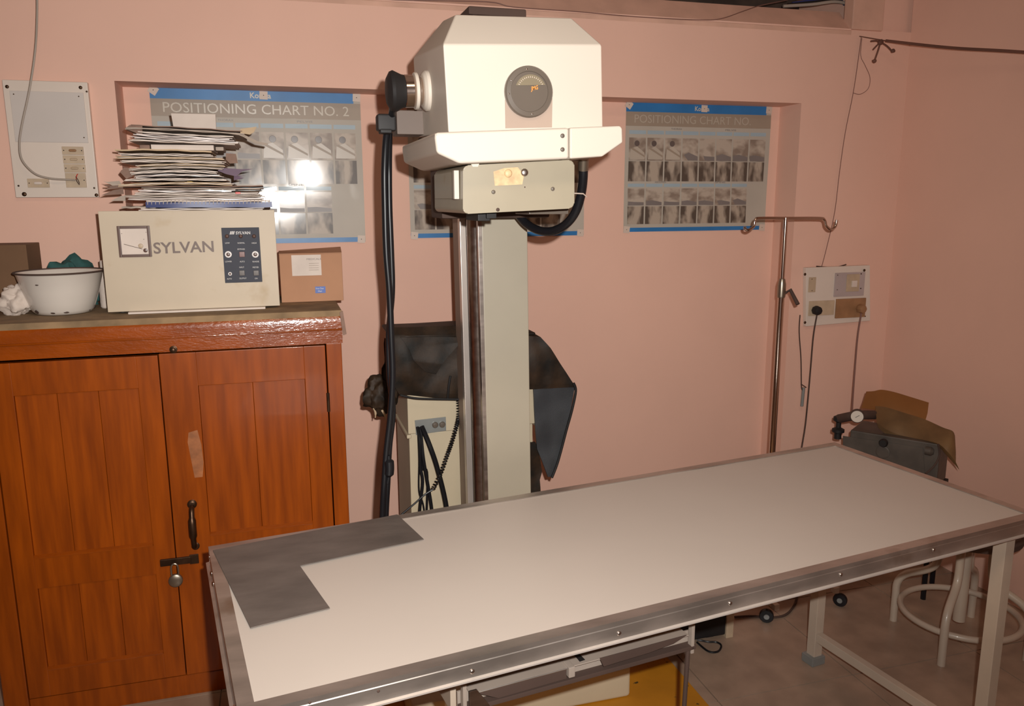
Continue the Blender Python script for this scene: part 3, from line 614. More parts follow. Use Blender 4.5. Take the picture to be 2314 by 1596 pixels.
# rod / rope across the corner
ra, rm = PY(1942, 82, 2.99), PY(2002, 92, 2.90); rz = PX(2314, 118, 2.56); ext = rm+(rz-rm)*1.9
rp = thing('hanging_rope', 'dark cord stretched high along the right wall with knotted ends', 'rope', rm)
obj('thin_cord', tb([ra, rm], .002, 8), M['rodb'], rp)
obj('rope_line', tb([rm, (rm+rz)/2+V((0, 0, -.006)), rz, ext], .0055, 10, 6), M['rodb'], rp)
k0 = PY(1990, 95, 2.92)
kk = crumple('knot', M['rodb'], k0, (.012, .010, .012), 2, .3, 2, rp)
for (x, y) in ((1968, 93), (1976, 138), (2016, 116), (1973, 112)):
    e = PY(x, y, 2.92); bt = tb([k0, (k0+e)/2+V((.002, 0, .003)), e], .0035, 8, 4); obj('loose_end', bt, M['rodb'], rp)
for (x, y) in ((1976, 138), (2018, 115)):
    e = PY(x, y, 2.92); crumple('end_knot', M['rodb'], e, (.010, .008, .008), x, .3, 2, rp)
# cables lying in the loft opening
for k in range(4):
    kx = k*10; b2 = tb([PY(1770+kx, 14-k*3, 3.12+.03*k), PY(1835+k*5, 10-k*5, 3.10+.03*k), PY(1885+k*3, 4-k*3, 3.09+.03*k), PY(1918-k*4, 10+k, 3.09+.03*k), PY(1926-k*7, 24-k, 3.10+.03*k)], .0065, 8, 6)
    tag(obj('loft_cable', b2, [M['wireg'], M['dark'], M['bluecover'], M['rodb']][k]), ['grey', 'black', 'blue', 'brown'][k]+' looped cable lying in the loft opening at the upper right', 'cable', 'looped cables in the loft opening')

# ================================================================ CHARTS
def chart(x0, x1, z0, z1, y, label, title, cols, figs=(0, 3), bowl=0, tw=.885, tm='ptext', cellplan=None):
    C_ = thing('positioning_chart', label, 'chart', ((x0+x1)/2, y, z0))
    g = bmesh.new(); n = 16; mR = []
    def surf(u, v): return V((x0+(x1-x0)*u, y-.004-.004*math.sin(u*7+v*3+bowl)*math.sin(v*2.6+.4), z0+(z1-z0)*v))
    def patch(u0, u1, v0, v1, off, name, m, parent, nu=6, nv=4):
        b2 = bmesh.new(); G = [[b2.verts.new(surf(u0+(u1-u0)*i/nu, v0+(v1-v0)*j/nv)+V((0, -off, 0))) for j in range(nv+1)] for i in range(nu+1)]
        for i in range(nu):
            for j in range(nv): b2.faces.new((G[i][j], G[i+1][j], G[i+1][j+1], G[i][j+1]))
        r = bmesh.ops.extrude_face_region(b2, geom=b2.faces[:]); 
        for v in [e for e in r['geom'] if isinstance(e, bmesh.types.BMVert)]: v.co.y += .0006
        return obj(name, b2, m, parent, 40)
    sh = patch(0, 1, 0, 1, 0, 'sheet', M['poster'], C_, 20, 14)
    hb_ = patch(.0, .965, .925, 1, .0006, 'blue_band', M['pblue'], C_, 14, 2)
    gb = patch(.0, 1, .818, .925, .0006, 'grey_band', M['pgrey'], C_, 14, 2)
    bb = patch(.0, .97, 0, .032, .0006, 'blue_band', M['pblue'], C_, 14, 2)
    def lay(o, off=.0012):
        # bend flat lettering onto the sheet
        org = ORG[o.name]
        for v in o.data.vertices:
            wv = v.co+org; u = (wv.x-x0)/(x1-x0); vv = (wv.z-z0)/(z1-z0); s = surf(u, vv); v.co.y = s.y-.0013-(.0005 if wv.y < y-.0201 else 0)-org.y
    W_ = x1-x0; H_ = z1-z0
    t = text(title, M[tm], (x0+W_*.055, y-.02, z0+H_*.842), W_*tw, H_*.062, parent=gb, depth=.0002, bold=0); lay(t)
    t = text('Konica', M['ptext'], (x0+W_*.46, y-.02, z0+H_*.942), W_*.10, H_*.036, parent=hb_, depth=.0002, bold=.02); lay(t)
    # rows
    rows = [(.60, .80, .805, .825), (.10, .47, .475, .50)]
    r1 = [(.757, .785, 'h'), (.555, .73, 'photo'), (.395, .55, 'xray')]
    r2 = [(.352, .377, 'h'), (.205, .34, 'photo'), (.06, .20, 'xray')]
    for ri, rr_ in enumerate((r1, r2)):
        nc = cols[ri]; s0, s1 = .02, .975 if ri == 0 else cols[2]; cw = (s1-s0)/nc
        for k in range(nc):
            u0, u1 = s0+k*cw+.004, s0+(k+1)*cw-.006
            for (v0, v1, kd) in rr_:
                if kd == 'h':
                    if not cellplan or cellplan(ri, k): patch(u0, u1, v0, v1, .0006, 'heading_strip', M['pcyan'], C_, 1, 1)
                else:
                    c_ = patch(u0, u1, v0, v1, .0006, 'print_cell', M[kd], C_, 2, 1)
                    if kd == 'photo':
                        um, vm = (u0+u1)/2, (v0+v1)/2; s = surf(um, vm); cwid = (u1-u0)*W_; ch = (v1-v0)*H_
                        bb2 = bmesh.new(); rnd = random.random()
                        base = s+V((0, -.0016, 0))
                        if ri == 0 and figs[0] <= k < figs[1]:
                            hx_ = base+V((cwid*(-.15+.2*rnd), 0, ch*.25)); lathe(bb2, [(cwid*.16, 0), (cwid*.15, .0003)], hx_, (0, -1, 0), 12)
                            obj('figure_hair', bb2, M['hair'], c_)
                            b3 = pr([base+V((-cwid*.45, 0, -ch*.45)), base+V((-cwid*.4, 0, ch*.02)), base+V((-cwid*.02, 0, ch*.12)), base+V((cwid*.42, 0, -ch*.15)), base+V((cwid*.44, 0, -ch*.45))], (0, -.0002, 0))
                            obj('figure_body', b3, M['skin'], c_)
                            b4 = pr([base+V((-cwid*.42, -.0004, ch*.02)), base+V((-cwid*.3, -.0004, ch*.07)), base+V((cwid*.45, -.0004, -ch*.28)), base+V((cwid*.45, -.0004, -ch*.36))], (0, -.0002, 0)); obj('figure_arm', b4, M['pgrey'], c_)
                        else:
                            b3 = pr([base+V((-cwid*.48, 0, -ch*.48)), base+V((-cwid*.48, 0, -ch*.25)), base+V((-cwid*.1, 0, -ch*(.1+.2*rnd))), base+V((cwid*.48, 0, -ch*.3)), base+V((cwid*.48, 0, -ch*.48))], (0, -.0002, 0)); obj('figure_body', b3, M['pink'], c_)
        for (u, s_) in ((.30, 'THORAX'), (.68, 'PELVIS')) if ri == 0 else ((.2, 'ABDOMEN'), (.62, 'SPINE')):
            t = text(s_, M['pink'], (x0+W_*u, y-.02, z0+H_*((.795 if ri == 0 else .383))), W_*.075, H_*.012, parent=sh, depth=.0002); lay(t)
    def tape(u, v, a=.013, rot=0, m='tape'):
        s = surf(u, v); b2 = box((-a, -.0022, -a), (a, -.0008, a), M=Matrix.Translation(s) @ Matrix.Rotation(rot, 4, 'Y')); o = obj('tape_patch', b2, M[m], C_)
        screw('pin', s+V((0, -.002, 0)), (0, -1, 0), .0016, M['dark'], o)
    for (u, v, r_) in ((.018, .975, .6), (.982, .965, .05), (.978, .018, .05), (.02, .018, .1), (.525, .962, .03)): tape(u, v, .014, r_)
    return C_
chart(-.393, .330, 1.392, 1.942, 3.15, 'large positioning chart with big lettering behind the paper pile, leftmost of three', 'POSITIONING CHART NO. 2', (8, 6, .84), bowl=0, figs=(4, 8))
chart(.505, 1.226, 1.402, 1.940, 3.15, 'positioning chart mostly hidden behind the x-ray tube head', 'POSITIONING CHART NO. 1', (8, 7, .86), bowl=2)
chart(1.405, 2.085, 1.412, 1.940, 3.15, 'dim positioning chart right of the x-ray tube head, beside the recess edge', 'POSITIONING CHART NO.', (8, 7, .86), bowl=4, figs=(0, 3), tw=.80, tm='ptextf')

# ================================================================ X-RAY TUBE STAND
xs = thing('x_ray_stand', 'cream x-ray tube stand with column, tube head and collimator behind the table', 'x-ray machine', (.63, 2.4, 0))
cl, cr_ = PY(1080, 495, 2.25), PY(1192, 495, 2.25); bl_, br_ = PY(1096, 1130, 2.25), PY(1202, 1110, 2.25)
top = 2.042
def lerpz(a, b, z): t = (z-a.z)/(b.z-a.z); return a+(b-a)*t
def colpts(off0, off1, z0, z1, y):
    """quadrilateral in plane y following the column's lean; offsets in metres from the left front edge"""
    A0, A1 = lerpz(cl, bl_, z1), lerpz(cl, bl_, z0)
    return [(A1.x+off0, y, z0), (A1.x+off1, y, z0), (A0.x+off1, y, z1), (A0.x+off0, y, z1)]
CW = cr_.x-cl.x
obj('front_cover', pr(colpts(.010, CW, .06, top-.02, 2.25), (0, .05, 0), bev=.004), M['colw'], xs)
obj('edge_strip', pr(colpts(0, .012, .06, top, 2.252), (0, .02, 0), bev=.001), M['steel'], xs, label='worn metal edge of the column cover')
obj('right_channel', pr(colpts(CW-.03, CW-.002, .06, top, 2.30), (0, .26, 0)), M['rodb'], xs)
obj('back_channel', pr(colpts(-.004, CW-.002, .06, top, 2.49), (0, .09, 0), bev=.003), mat('channel_brown', (.30, .21, .16), .5, .2), xs)
obj('bright_flange', pr(colpts(-.008, .012, .06, top, 2.455), (0, .030, 0), bev=.002), mat('zinc_flange', (.74, .66, .60), .3, .7), xs)
A1, A0 = lerpz(cl, bl_, .06), lerpz(cl, bl_, top)
obj('guide_pole', tb([(A1.x+.035, 2.39, .06), (A0.x+.035, 2.39, top)], .036, 32), M['steel'], xs)
obj('counterweight_cover', pr(colpts(.03, CW-.03, .06, top, 2.31), (0, .02, 0)), M['dark'], xs)
obj('column_cap', pr(colpts(-.012, CW+.004, top, top+.022, 2.246), (0, .35, 0), bev=.004), M['chip'], xs)  # dark colour paints the tube head's shadow on the column top
obj('base_box', box((.30, 2.09, .0062), (PY(1426, 1540, 2.09).x, 2.58, PY(1426, 1507, 2.09).z), bev=.012), M['console'], xs)
# stain on the right edge of the cover
qa = PY(1190, 600, 2.249)
# head
Yh, Yb = 1.75, 2.13
A = PY(1001, 100, Yh); B = PY(1360, 101, Yh); Cc = PY(1363, 300, Yh); D = PY(1013, 300, Yh)
A_, D_ = PY(934, 131, Yb), PY(944, 310, Yb); B_, C_2 = A_+(B-A), D_+(Cc-D)
T1, T2 = PY(1029, 33, Yh+.085), PY(1292, 41, Yh+.085); T3, T4 = PY(1002, 46, 2.00), PY(1002, 46, 2.00)+(T2-T1)
hb = bmesh.new(); vs = [hb.verts.new(p) for p in (A, B, Cc, D, A_, B_, C_2, D_, T1, T2, T3, T4)]
for f in ((0, 1, 2, 3), (4, 7, 6, 5), (0, 3, 7, 4), (1, 5, 6, 2), (3, 2, 6, 7), (0, 8, 9, 1), (0, 4, 10, 8), (1, 9, 11, 5), (8, 10, 11, 9), (4, 5, 11, 10)):
    hb.faces.new([vs[i] for i in f])
bmesh.ops.bevel(hb, geom=hb.edges[:], offset=.004, segments=2, affect='EDGES', profile=.5)
head = obj('tube_head', hb, M['cream'], xs, 30, label='faceted cream tube housing')
ht = math.radians(2.4); HX = V((math.cos(ht), 0, math.sin(ht))); HZ = V((-math.sin(ht), 0, math.cos(ht)))
# dial
dc = PY(1194.5, 208, Yh-.004); dr = .0535
dpts = [PY(1141, 225, Yh-.0006), PY(1142, 290, Yh-.0006), PY(1247, 288, Yh-.0006), PY(1248, 222, Yh-.0006)]
obj('dial_plate', pr(dpts, (0, -.0012, 0)), M['pinkp'], head, label='pinkish plate under the dial')
dl = obj('angle_dial', lt([(dr*1.02, -.004), (dr*1.02, .004), (dr*.97, .0075), (dr*.80, .0085), (dr*.78, .006), (.002, .006)], dc, (0, -1, 0), 48), M['dialg'], head, 30, label='round grey angle dial')
# scale window: upper segment
wp = [dc+HX*(.036*math.cos(a))+HZ*(.036*math.sin(a))+V((.003, -.0065, 0)) for a in [math.radians(22+136*k/14) for k in range(15)]]
obj('scale_window', pr(wp, (0, -.0008, 0)), M['dialw'], xs)
tk = bmesh.new()
for k in range(15):
    a = math.radians(30+120*k/14); p0 = dc+HX*(.029*math.cos(a))+HZ*(.029*math.sin(a))+V((.003, -.0078, 0)); dd = HX*math.cos(a)+HZ*math.sin(a); nn = HZ*math.cos(a)-HX*math.sin(a)
    prism(tk, [p0-nn*.0006, p0+nn*.0006, p0+nn*.0006+dd*.003, p0-nn*.0006+dd*.003], (0, -.0004, 0))
obj('scale_marks', tk, M['tape'], xs)
text('JMG', M['orange'], dc+HX*.0035+V((0, -.0066, -.001)), .0165, .0115, right=(HX+HZ*.18), up=HZ, parent=xs, depth=.0004, bold=.02)
for a in (95, 150, 185, 275):
    a = math.radians(a); screw('dial_screw', dc+HX*(dr*.88*math.cos(a))+HZ*(dr*.88*math.sin(a))+V((0, -.0075, 0)), (0, -1, 0), .0018, M['chrome'], xs)
# control bracket with handles
Yk = 1.66
kp = [(985, 299), (1286.5, 288.5), (1286.5, 359), (1039, 370), (987, 346), (982, 306)]
obj('control_bracket', pr([PY(x, y, Yk) for x, y in kp], (0, .44, 0), bev=.006, seg=3), M['cream'], xs, 30)
kp = [(1288, 288.5), (1402, 284), (1407, 290), (1408, 322), (1362, 354), (1288, 359)]
obj('bracket_end', pr([PY(x, y, Yk) for x, y in kp], (0, .44, 0), bev=.004, seg=3), M['cream'], xs, 30)
for p in ((1271, 307), (1271, 338)): screw('screw', PY(*p, Yk-.0005), (0, -1, 0), .0048, M['dialg'], xs)
# collimator
Yc = 1.72
def rpoly(x0, y0, x1, y1, dy, r, n=5):
    out = []
    for (cx_, cy_, a0) in ((x1-r, y1-r, 0), (x0+r, y1-r, 90), (x0+r, y0+r, 180), (x1-r, y0+r, 270)):
        for k in range(n+1):
            a = math.radians(a0+90*k/n); X = cx_+r*math.cos(a); out.append((X, cy_+r*math.sin(a)+dy*(X-x0)/(x1-x0)))
    return out
cpts = [PY(x, y, Yc) for x, y in rpoly(1046, 374, 1298, 484, -13, 12)]
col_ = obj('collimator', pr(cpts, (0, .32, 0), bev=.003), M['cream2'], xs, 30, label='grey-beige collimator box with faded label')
lx = PY(1040, 400, Yc).x
s0, s1 = PY(1046, 385, Yc), PY(1046, 449, Yc)
obj('side_plate', box((s0.x-.005, Yc+.045, s1.z), (s0.x+.002, Yc+.30, s0.z), bev=.001), M['cream2'], xs)
obj('side_flange', box((s0.x-.013, Yc+.030, s1.z-.001), (s0.x-.002, Yc+.046, s0.z+.001), bev=.001), M['cream'], xs)
a, c = PY(1113, 380, Yc), PY(1190, 418, Yc)
obj('faded_label', pr([PY(1115, 388, Yc-.0006), PY(1118, 420, Yc-.0006), PY(1180, 417, Yc-.0006), PY(1184, 396, Yc-.0006), PY(1170, 378, Yc-.0006), PY(1140, 380, Yc-.0006)], (0, -.0006, 0)), M['badge'], col_)
for (x, y, r, m) in ((1148, 392, .009, 'badge'), (1185, 390, .0085, 'steel'), (1115, 434, .0045, 'dialg'), (1249, 427, .0045, 'dialg'), (1125, 474, .004, 'chip'), (1186, 423, .0015, 'chip')):
    screw('screw', PY(x, y, Yc-.0008), (0, -1, 0), r, M[m], col_)
obj('latch', pr([PY(1065, 371, Yc-.002), PY(1083, 370, Yc-.002), PY(1080, 377, Yc-.002), PY(1068, 377, Yc-.002)], (0, .006, 0)), M['cream'], xs)
b2 = box(PY(1080, 494, 1.80)+V((0, 0, -.006)), PY(1108, 486, 1.80)+V((0, .12, .012)), bev=.002); bx(b2, PY(1100, 490, 1.79)+V((0, 0, -.004)), PY(1122, 484, 1.79)+V((0, .12, .006)), bev=.001)
obj('accessory_rail', b2, M['dark'], xs)
b2 = box(PY(1196, 484, 1.86)+V((0, 0, -.001)), PY(1285, 474, 1.86)+V((0, .12, .01)), bev=.002); obj('accessory_rail', b2, M['dialg'], xs)
# arm from column to head
q = PY(1060, 300, 2.1); obj('support_arm', box((.42, 2.10, 1.50), (.72, 2.25, 1.74), bev=.006), M['chip'], xs)
q0 = PY(893, 250, 2.06); q1 = PY(947, 306, 2.06)
obj('rear_plate', box((q0.x, 2.04, q1.z), (q1.x+.01, 2.12, q0.z), bev=.003), mat('rear_plate_brown', (.14, .10, .08), .6), xs)
# tube end cap with cable socket
ec = PY(972, 206, 1.95); fx = A.x
ax = -HX
obj('end_flange', lt([(.046, -.004), (.046, .004), (.041, .009), (.036, .012)], V((fx, 1.95, ec.z)), ax, 36), M['cream'], xs)
obj('socket_ring', lt([(.030, .010), (.034, .020), (.036, .028), (.028, .030)], V((fx, 1.95, ec.z)), ax, 36), M['chrome'], xs)
obj('cream_ring', lt([(.041, .022), (.042, .023), (.042, .029), (.041, .030)], V((fx, 1.95, ec.z)), ax, 36), M['cream'], xs)
obj('socket_body', lt([(.034, .030), (.037, .034), (.037, .052), (.034, .056)], V((fx, 1.95, ec.z)), ax, 36), M['chrome'], xs)
obj('rubber_boot', lt([(.036, .050), (.038, .060), (.047, .079), (.044, .086), (.030, .094), (.010, .096)], V((fx, 1.95, ec.z)), ax, 24), M['dark'], xs, 25)
cp0 = V((fx-.080, 1.95, ec.z-.030))
Yc2 = 2.08
c1 = [cp0, PY(885, 262, 2.02), PY(874, 300, 2.06), PY(869, 380, Yc2), PY(870, 470, Yc2), PY(873, 570, Yc2), PY(880, 660, Yc2), PY(884, 760, Yc2), PY(887, 850, Yc2), PY(882, 940, Yc2), PY(873, 1020, Yc2), PY(868, 1090, Yc2), PY(864, 1170, Yc2), PY(862, 1300, Yc2), PY(880, 1420, 2.15)]
c2 = [PY(880, 300, 2.07), PY(879, 380, 2.10), PY(880, 470, 2.10), PY(884, 570, 2.10), PY(886, 660, 2.10), PY(878, 760, 2.10), PY(880, 850, 2.10), PY(888, 930, 2.10), PY(880, 1010, 2.10), PY(876, 1090, 2.10), PY(872, 1170, 2.10), PY(870, 1300, 2.1)]
obj('high_voltage_cable', tb(c1, .0085, 12, 8), M['black'], xs); obj('high_voltage_cable', tb(c2, .0078, 12, 8), M['black'], xs)
obj('cable_tape', tb([PY(878, 1030, Yc2-.004), PY(880, 1060, Yc2-.005), PY(876, 1092, Yc2-.004)], [.006, .013, .006], 12, 6), M['black'], xs)
kc = PY(873, 276, 2.03)
b2 = box(kc+V((-.024, -.02, -.022)), kc+V((.022, .02, .018)), bev=.006); bx(b2, kc+V((-.018, -.024, -.028)), kc+V((.010, .016, -.018)), bev=.003)
obj('cable_clamp', b2, M['dark'], xs)
lp = [PY(1318, 362, 1.90), PY(1318, 400, 1.91), PY(1313, 440, 1.93), PY(1301, 478, 1.95), PY(1280, 506, 1.98), PY(1250, 522, 2.02), PY(1218, 521, 2.06), PY(1190, 506, 2.10), PY(1170, 484, 2.13)]
obj('looped_hose', tb(lp, .0115, 14, 8), M['black'], xs)
obj('hose_ferrule', tb([PY(1319, 358, 1.895), PY(1318, 384, 1.905)], .013, 14), M['galv'], xs)
obj('cable_tie', tb([PY(1298, 437, 1.90), PY(1318, 438, 1.90), PY(1326, 445, 1.91)], .0016, 6), M['tape'], xs)

# ================================================================ CONSOLE BEHIND THE COLUMN + APRONS
cn = thing('control_console', 'beige control console standing behind the column, cables plugged into its end', 'console', (.62, 2.77, 0))
zt = 1.085; x0, x1 = .378*1.048, .800*1.048; zmid = PY(980, 977, 2.62).z
obj('upper_case', box((x0-.004, 2.615, zmid+.001), (x1+.016, 2.93, zt), bev=.004), M['console'], cn)
obj('lower_case', box((x0, 2.625, 0), (x1, 2.92, zmid-.001), bev=.004), M['console'], cn)
obj('ledge_lip', box((x0-.010, 2.607, zmid-.012), (x0+.006, 2.90, zmid+.001), bev=.003), M['console'], cn)
obj('ledge_lip', box((x1+.008, 2.607, zmid-.012), (x1+.024, 2.90, zmid+.001), bev=.003), M['console'], cn)
cpn = [(937, 950), (1007, 942), (1008, 973), (940, 983)]
pp = obj('connector_plate', pr([PY(x, y, 2.6135) for x, y in cpn], (0, -.003, 0), bev=.0006), M['grayp'], cn)
for (x, y) in ((983, 960), (999, 959)): obj('fuse_cap', lt([(.0105, 0), (.0105, .006), (.008, .009), (.003, .010)], PY(x, y, 2.61), (0, -1, 0), 20), M['dialg'], pp)
def cab_(pts, r, y0=2.59, y1=2.55, m='black'):
    P_ = [PY(x, y, 2.608 if i == 0 else y0+(y1-y0)*i/len(pts)) for i, (x, y) in enumerate(pts)]
    obj('plug_cable', tb(P_, r, 10, 6), M[m], cn)
cab_([(943, 965), (949, 1001), (950, 1055), (955, 1090), (948, 1160), (945, 1260)], .0055)
cab_([(950, 965), (956, 1031), (966, 1091), (976, 1155), (985, 1260)], .006, 2.585)
cab_([(953, 964), (971, 1007), (989, 1061), (1009, 1148), (1020, 1260)], .0085, 2.58, 2.54)
cab_([(944, 968), (947, 1040), (947, 1110), (958, 1150), (968, 1260)], .003, 2.60, 2.58)
cab_([(948, 968), (952, 1040), (955, 1060), (966, 1080), (960, 1260)], .004, 2.60, 2.58)
hp = crv([PY(1036, 905, 2.580), PY(1036, 940, 2.575), PY(1031, 965, 2.570), PY(1021, 1000, 2.560), PY(1010, 1031, 2.550), PY(996, 1070, 2.540), PY(978, 1107, 2.540)], 70)
hel = []; ht_ = len(hp)
for i, p in enumerate(hp[:-1]):
    t = (hp[i+1]-p).normalized(); n = t.cross(V((0, 1, 0))).normalized(); b_ = t.cross(n); a = i/ht_*2*math.pi*38
    hel.append(p+(n*math.cos(a)+b_*math.sin(a))*.0062)
obj('coiled_cord', tb(hel, .0021, 5), M['black'], cn)
obj('plug_cable', tb([hp[-1], PY(960, 1118, 2.540), PY(935, 1140, 2.540), PY(905, 1165, 2.540)], .0032, 8, 5), M['black'], cn)

def sheetmesh(rows, y, amp, thick, nx=22, ny=5, seed=0, ys=None):
    """rows: list of (lx,ly,rx,ry) pixel spans at plane y (or per-row ys) -> wrinkled cloth of real thickness"""
    b2 = bmesh.new(); G = []
    nr = (len(rows)-1)*ny
    for r in range(nr+1):
        f = r/ny; i = min(int(f), len(rows)-2); t = f-i; a, c = rows[i], rows[i+1]
        s = [a[k]+(c[k]-a[k])*t for k in range(4)]; yy = y if ys is None else ys[i]+(ys[i+1]-ys[i])*t
        line = []
        for k in range(nx+1):
            u = k/nx; p = PY(s[0]+(s[2]-s[0])*u, s[1]+(s[3]-s[1])*u, yy)
            d = noise.noise(V((p.x*9+seed, p.z*9, 0)))*amp*1.6+noise.noise(V((p.x*24+seed, p.z*16+3, 1)))*amp*.6
            line.append(b2.verts.new(p+V((0, d, 0))))
        G.append(line)
    for r in range(nr):
        for k in range(nx): b2.faces.new((G[r][k], G[r][k+1], G[r+1][k+1], G[r+1][k]))
    r_ = bmesh.ops.extrude_face_region(b2, geom=b2.faces[:])
    for v in [e for e in r_['geom'] if isinstance(e, bmesh.types.BMVert)]: v.co.y += thick
    return b2
ap = thing('lead_apron', 'dark mottled lead apron draped over the console behind the column', 'apron', (.5, 2.5, .9))
obj('front_drape', sheetmesh([(893, 741, 1070, 734), (887, 760, 1072, 755), (884, 800, 1075, 795), (884, 845, 1075, 850), (895, 880, 1075, 893), (903, 893, 1075, 904)], 2.585, .011, .010, seed=1, ys=[2.598, 2.575, 2.572, 2.575, 2.582, 2.586]), M['cloth'], ap)
fd = [(905, 762, 1060, 762), (925, 790, 1040, 775), (935, 815, 1000, 820), (960, 840, 985, 845)]
obj('pocket_fold', sheetmesh(fd, 2.565, .006, .008, nx=12, seed=7, ys=[2.567, 2.558, 2.552, 2.560]), M['cloth'], ap)
obj('edge_binding', tb([PY(904, 893, 2.568), PY(935, 900, 2.568), PY(975, 902, 2.568), PY(1040, 903, 2.568)], .004, 8, 5), M['dark'], ap)
obj('hanging_strap', tb([PY(1018, 850, 2.560), PY(1014, 875, 2.560), PY(1012, 900, 2.564)], .004, 8, 4), M['dark'], ap)
tp = bmesh.new()      # part lying over the console's top
for lo, hi in (((.355, 2.595, 1.088), (.84, 2.94, 1.100)),): bx(tp, lo, hi, bev=.006)
bmesh.ops.subdivide_edges(tp, edges=tp.edges[:], cuts=3, use_grid_fill=True)
for v in tp.verts: v.co.z += noise.noise(v.co*12)*.006
obj('top_drape', tp, M['cloth'], ap)
q = PY(862, 890, 2.590)
crumple('bunched_end', M['cloth'], PY(858, 893, 2.620), (.050, .035, .060), 4.2, .38, 4, ap)
crumple('bunched_end', M['cloth'], PY(886, 845, 2.640), (.030, .03, .12), 8.2, .4, 4, ap)
for (x, y, x2, y2) in ((845, 922, 848, 944), (862, 925, 872, 950)):
    obj('torn_strip', tb([PY(x, y, 2.61), PY((x+x2)/2+2, (y+y2)/2, 2.608), PY(x2, y2, 2.610)], [.005, .004, .002], 6, 4), M['manila'], ap)
a2 = thing('lead_apron', 'second lead apron hanging right of the column, grey lining showing', 'apron', (.86, 2.5, .8))
obj('outer_flap', sheetmesh([(1150, 748, 1204, 752), (1150, 756, 1222, 762), (1150, 785, 1243, 786), (1150, 830, 1272, 830), (1150, 868, 1297, 868), (1150, 882, 1300, 876)], 2.590, .007, .010, seed=11, ys=[2.61, 2.590, 2.585, 2.582, 2.582, 2.585]), M['cloth'], a2)
obj('lining', sheetmesh([(1205, 880, 1299, 874), (1208, 930, 1292, 920), (1210, 975, 1279, 970), (1214, 1015, 1268, 1015), (1226, 1045, 1258, 1050), (1238, 1078, 1250, 1076)], 2.598, .004, .007, nx=12, seed=13), M['lining'], a2, label='grey inner lining')
obj('edge_binding', tb([PY(1296, 866, 2.578), PY(1301, 884, 2.578), PY(1293, 925, 2.582), PY(1280, 972, 2.588), PY(1268, 1018, 2.590), (PY(1258, 1052, 2.590)), PY(1247, 1080, 2.590)], .005, 8, 6), M['dark'], a2)
obj('inner_fold', sheetmesh([(1196, 1000, 1210, 1000), (1196, 1030, 1222, 1040), (1196, 1075, 1226, 1068), (1196, 1085, 1220, 1085), (1196, 1125, 1222, 1125)], 2.620, .006, .012, nx=8, seed=17), M['cloth'], a2)

# ================================================================ TABLE
FLc = V((-.100, 1.214, 0)); ang = math.atan2(.267, 1.94); U = V((math.cos(ang), math.sin(ang), 0)); W = V((-math.sin(ang), math.cos(ang), 0))
TL, TW, TH = 1.958, .692, .75
MT = Matrix(((U.x, W.x, 0, FLc.x), (U.y, W.y, 0, FLc.y), (0, 0, 1, 0), (0, 0, 0, 1)))
tab = thing('x_ray_table', 'long white topped x-ray table with worn aluminium edging in the foreground', 'table', MT @ V((TL/2, TW/2, 0)))
def tbx(a, c, bev=0): return box(a, c, M=MT, bev=bev)
e = .027
obj('tabletop', tbx((e-.002, e-.002, .728), (TL-e+.002, TW-e+.002, .7478)), M['laminate'], tab)
def rail(prof, a, b_, m, name):
    """prof (d,z): d outward distance inwards from edge; runs along table edge"""
    a, b_ = V(a), V(b_); t = (b_-a); n = V((0, 0, 1)).cross(t.normalized())   # n points inwards for counter-clockwise runs
    P_ = [MT @ (a+n*d+V((0, 0, z_))) for d, z_ in prof]
    return obj(name, pr(P_, (MT.to_3x3() @ t)), m, tab, 25)
prof = [(0, .7505), (e, .7505), (e, .7465), (.004, .7465), (.004, .713), (.012, .711), (.012, .707), (-.006, .707), (-.007, .7095), (-.0015, .7125), (0, .719), (0, .7380), (.0012, .7395), (0, .7410)]
rail(prof, (0, 0, 0), (TL, 0, 0), M['alu'], 'edge_rail'); rail(prof, (TL, e+.0003, 0), (TL, TW-e-.0003, 0), M['alu'], 'edge_rail'); rail(prof, (TL, TW, 0), (0, TW, 0), M['alu'], 'edge_rail'); rail(prof, (0, TW-e-.0003, 0), (0, e+.0003, 0), M['alu'], 'edge_rail')
obj('underframe', (lambda b2: (bx(b2, (.02, .02, .709), (TL-.02, .06, .727), MT), bx(b2, (.02, TW-.06, .709), (TL-.02, TW-.02, .727), MT), bx(b2, (.02, .06, .709), (.06, TW-.06, .727), MT), bx(b2, (TL-.06, .06, .709), (TL-.02, TW-.06, .727), MT), b2)[-1])(bmesh.new()), M['traym'], tab)
rail([(.003, .7125), (-.0015, .7125), (-.0070, .7108), (-.0070, .7076), (.003, .7070)], (0, 0, 0), (TL, 0, 0), mat('flash_lit_lip', (.66, .59, .54), .4, .5), 'lower_lip')  # lighter than the other rails: flash catching the lip, put into the colour
rail([(.003, .7125), (-.0015, .7125), (-.008, .7112), (-.008, .7075), (.003, .7070)], (0, TW, 0), (0, 0, 0), M['alu'], 'lower_lip')
for (x, y) in ((700, 1588), (855, 1562), (1067, 1518), (1399, 1432), (1650, 1364), (1900, 1299), (2110, 1243)):
    # on front face plane of the table
    d = ray(x, y); o_ = CAM-FLc; tt = -(o_.dot(W))/(d.dot(W)); p = CAM+d*tt
    screw('screw', p-W*.0002, -W, .0048 if x > 1000 else .0028, M['steel'] if x > 1000 else M['chip'], tab)
for (yy, z_, r) in ((.60, .724, .0065), (.545, .724, .0065), (.068, .720, .007), (.66, .738, .004)):
    screw('bolt', MT @ V((-.0003, yy, z_)), -U, r, M['chrome'], tab)
obj('end_plate', tbx((.004, .03, .60), (.012, TW-.03, .700), .001), M['alu'], tab)
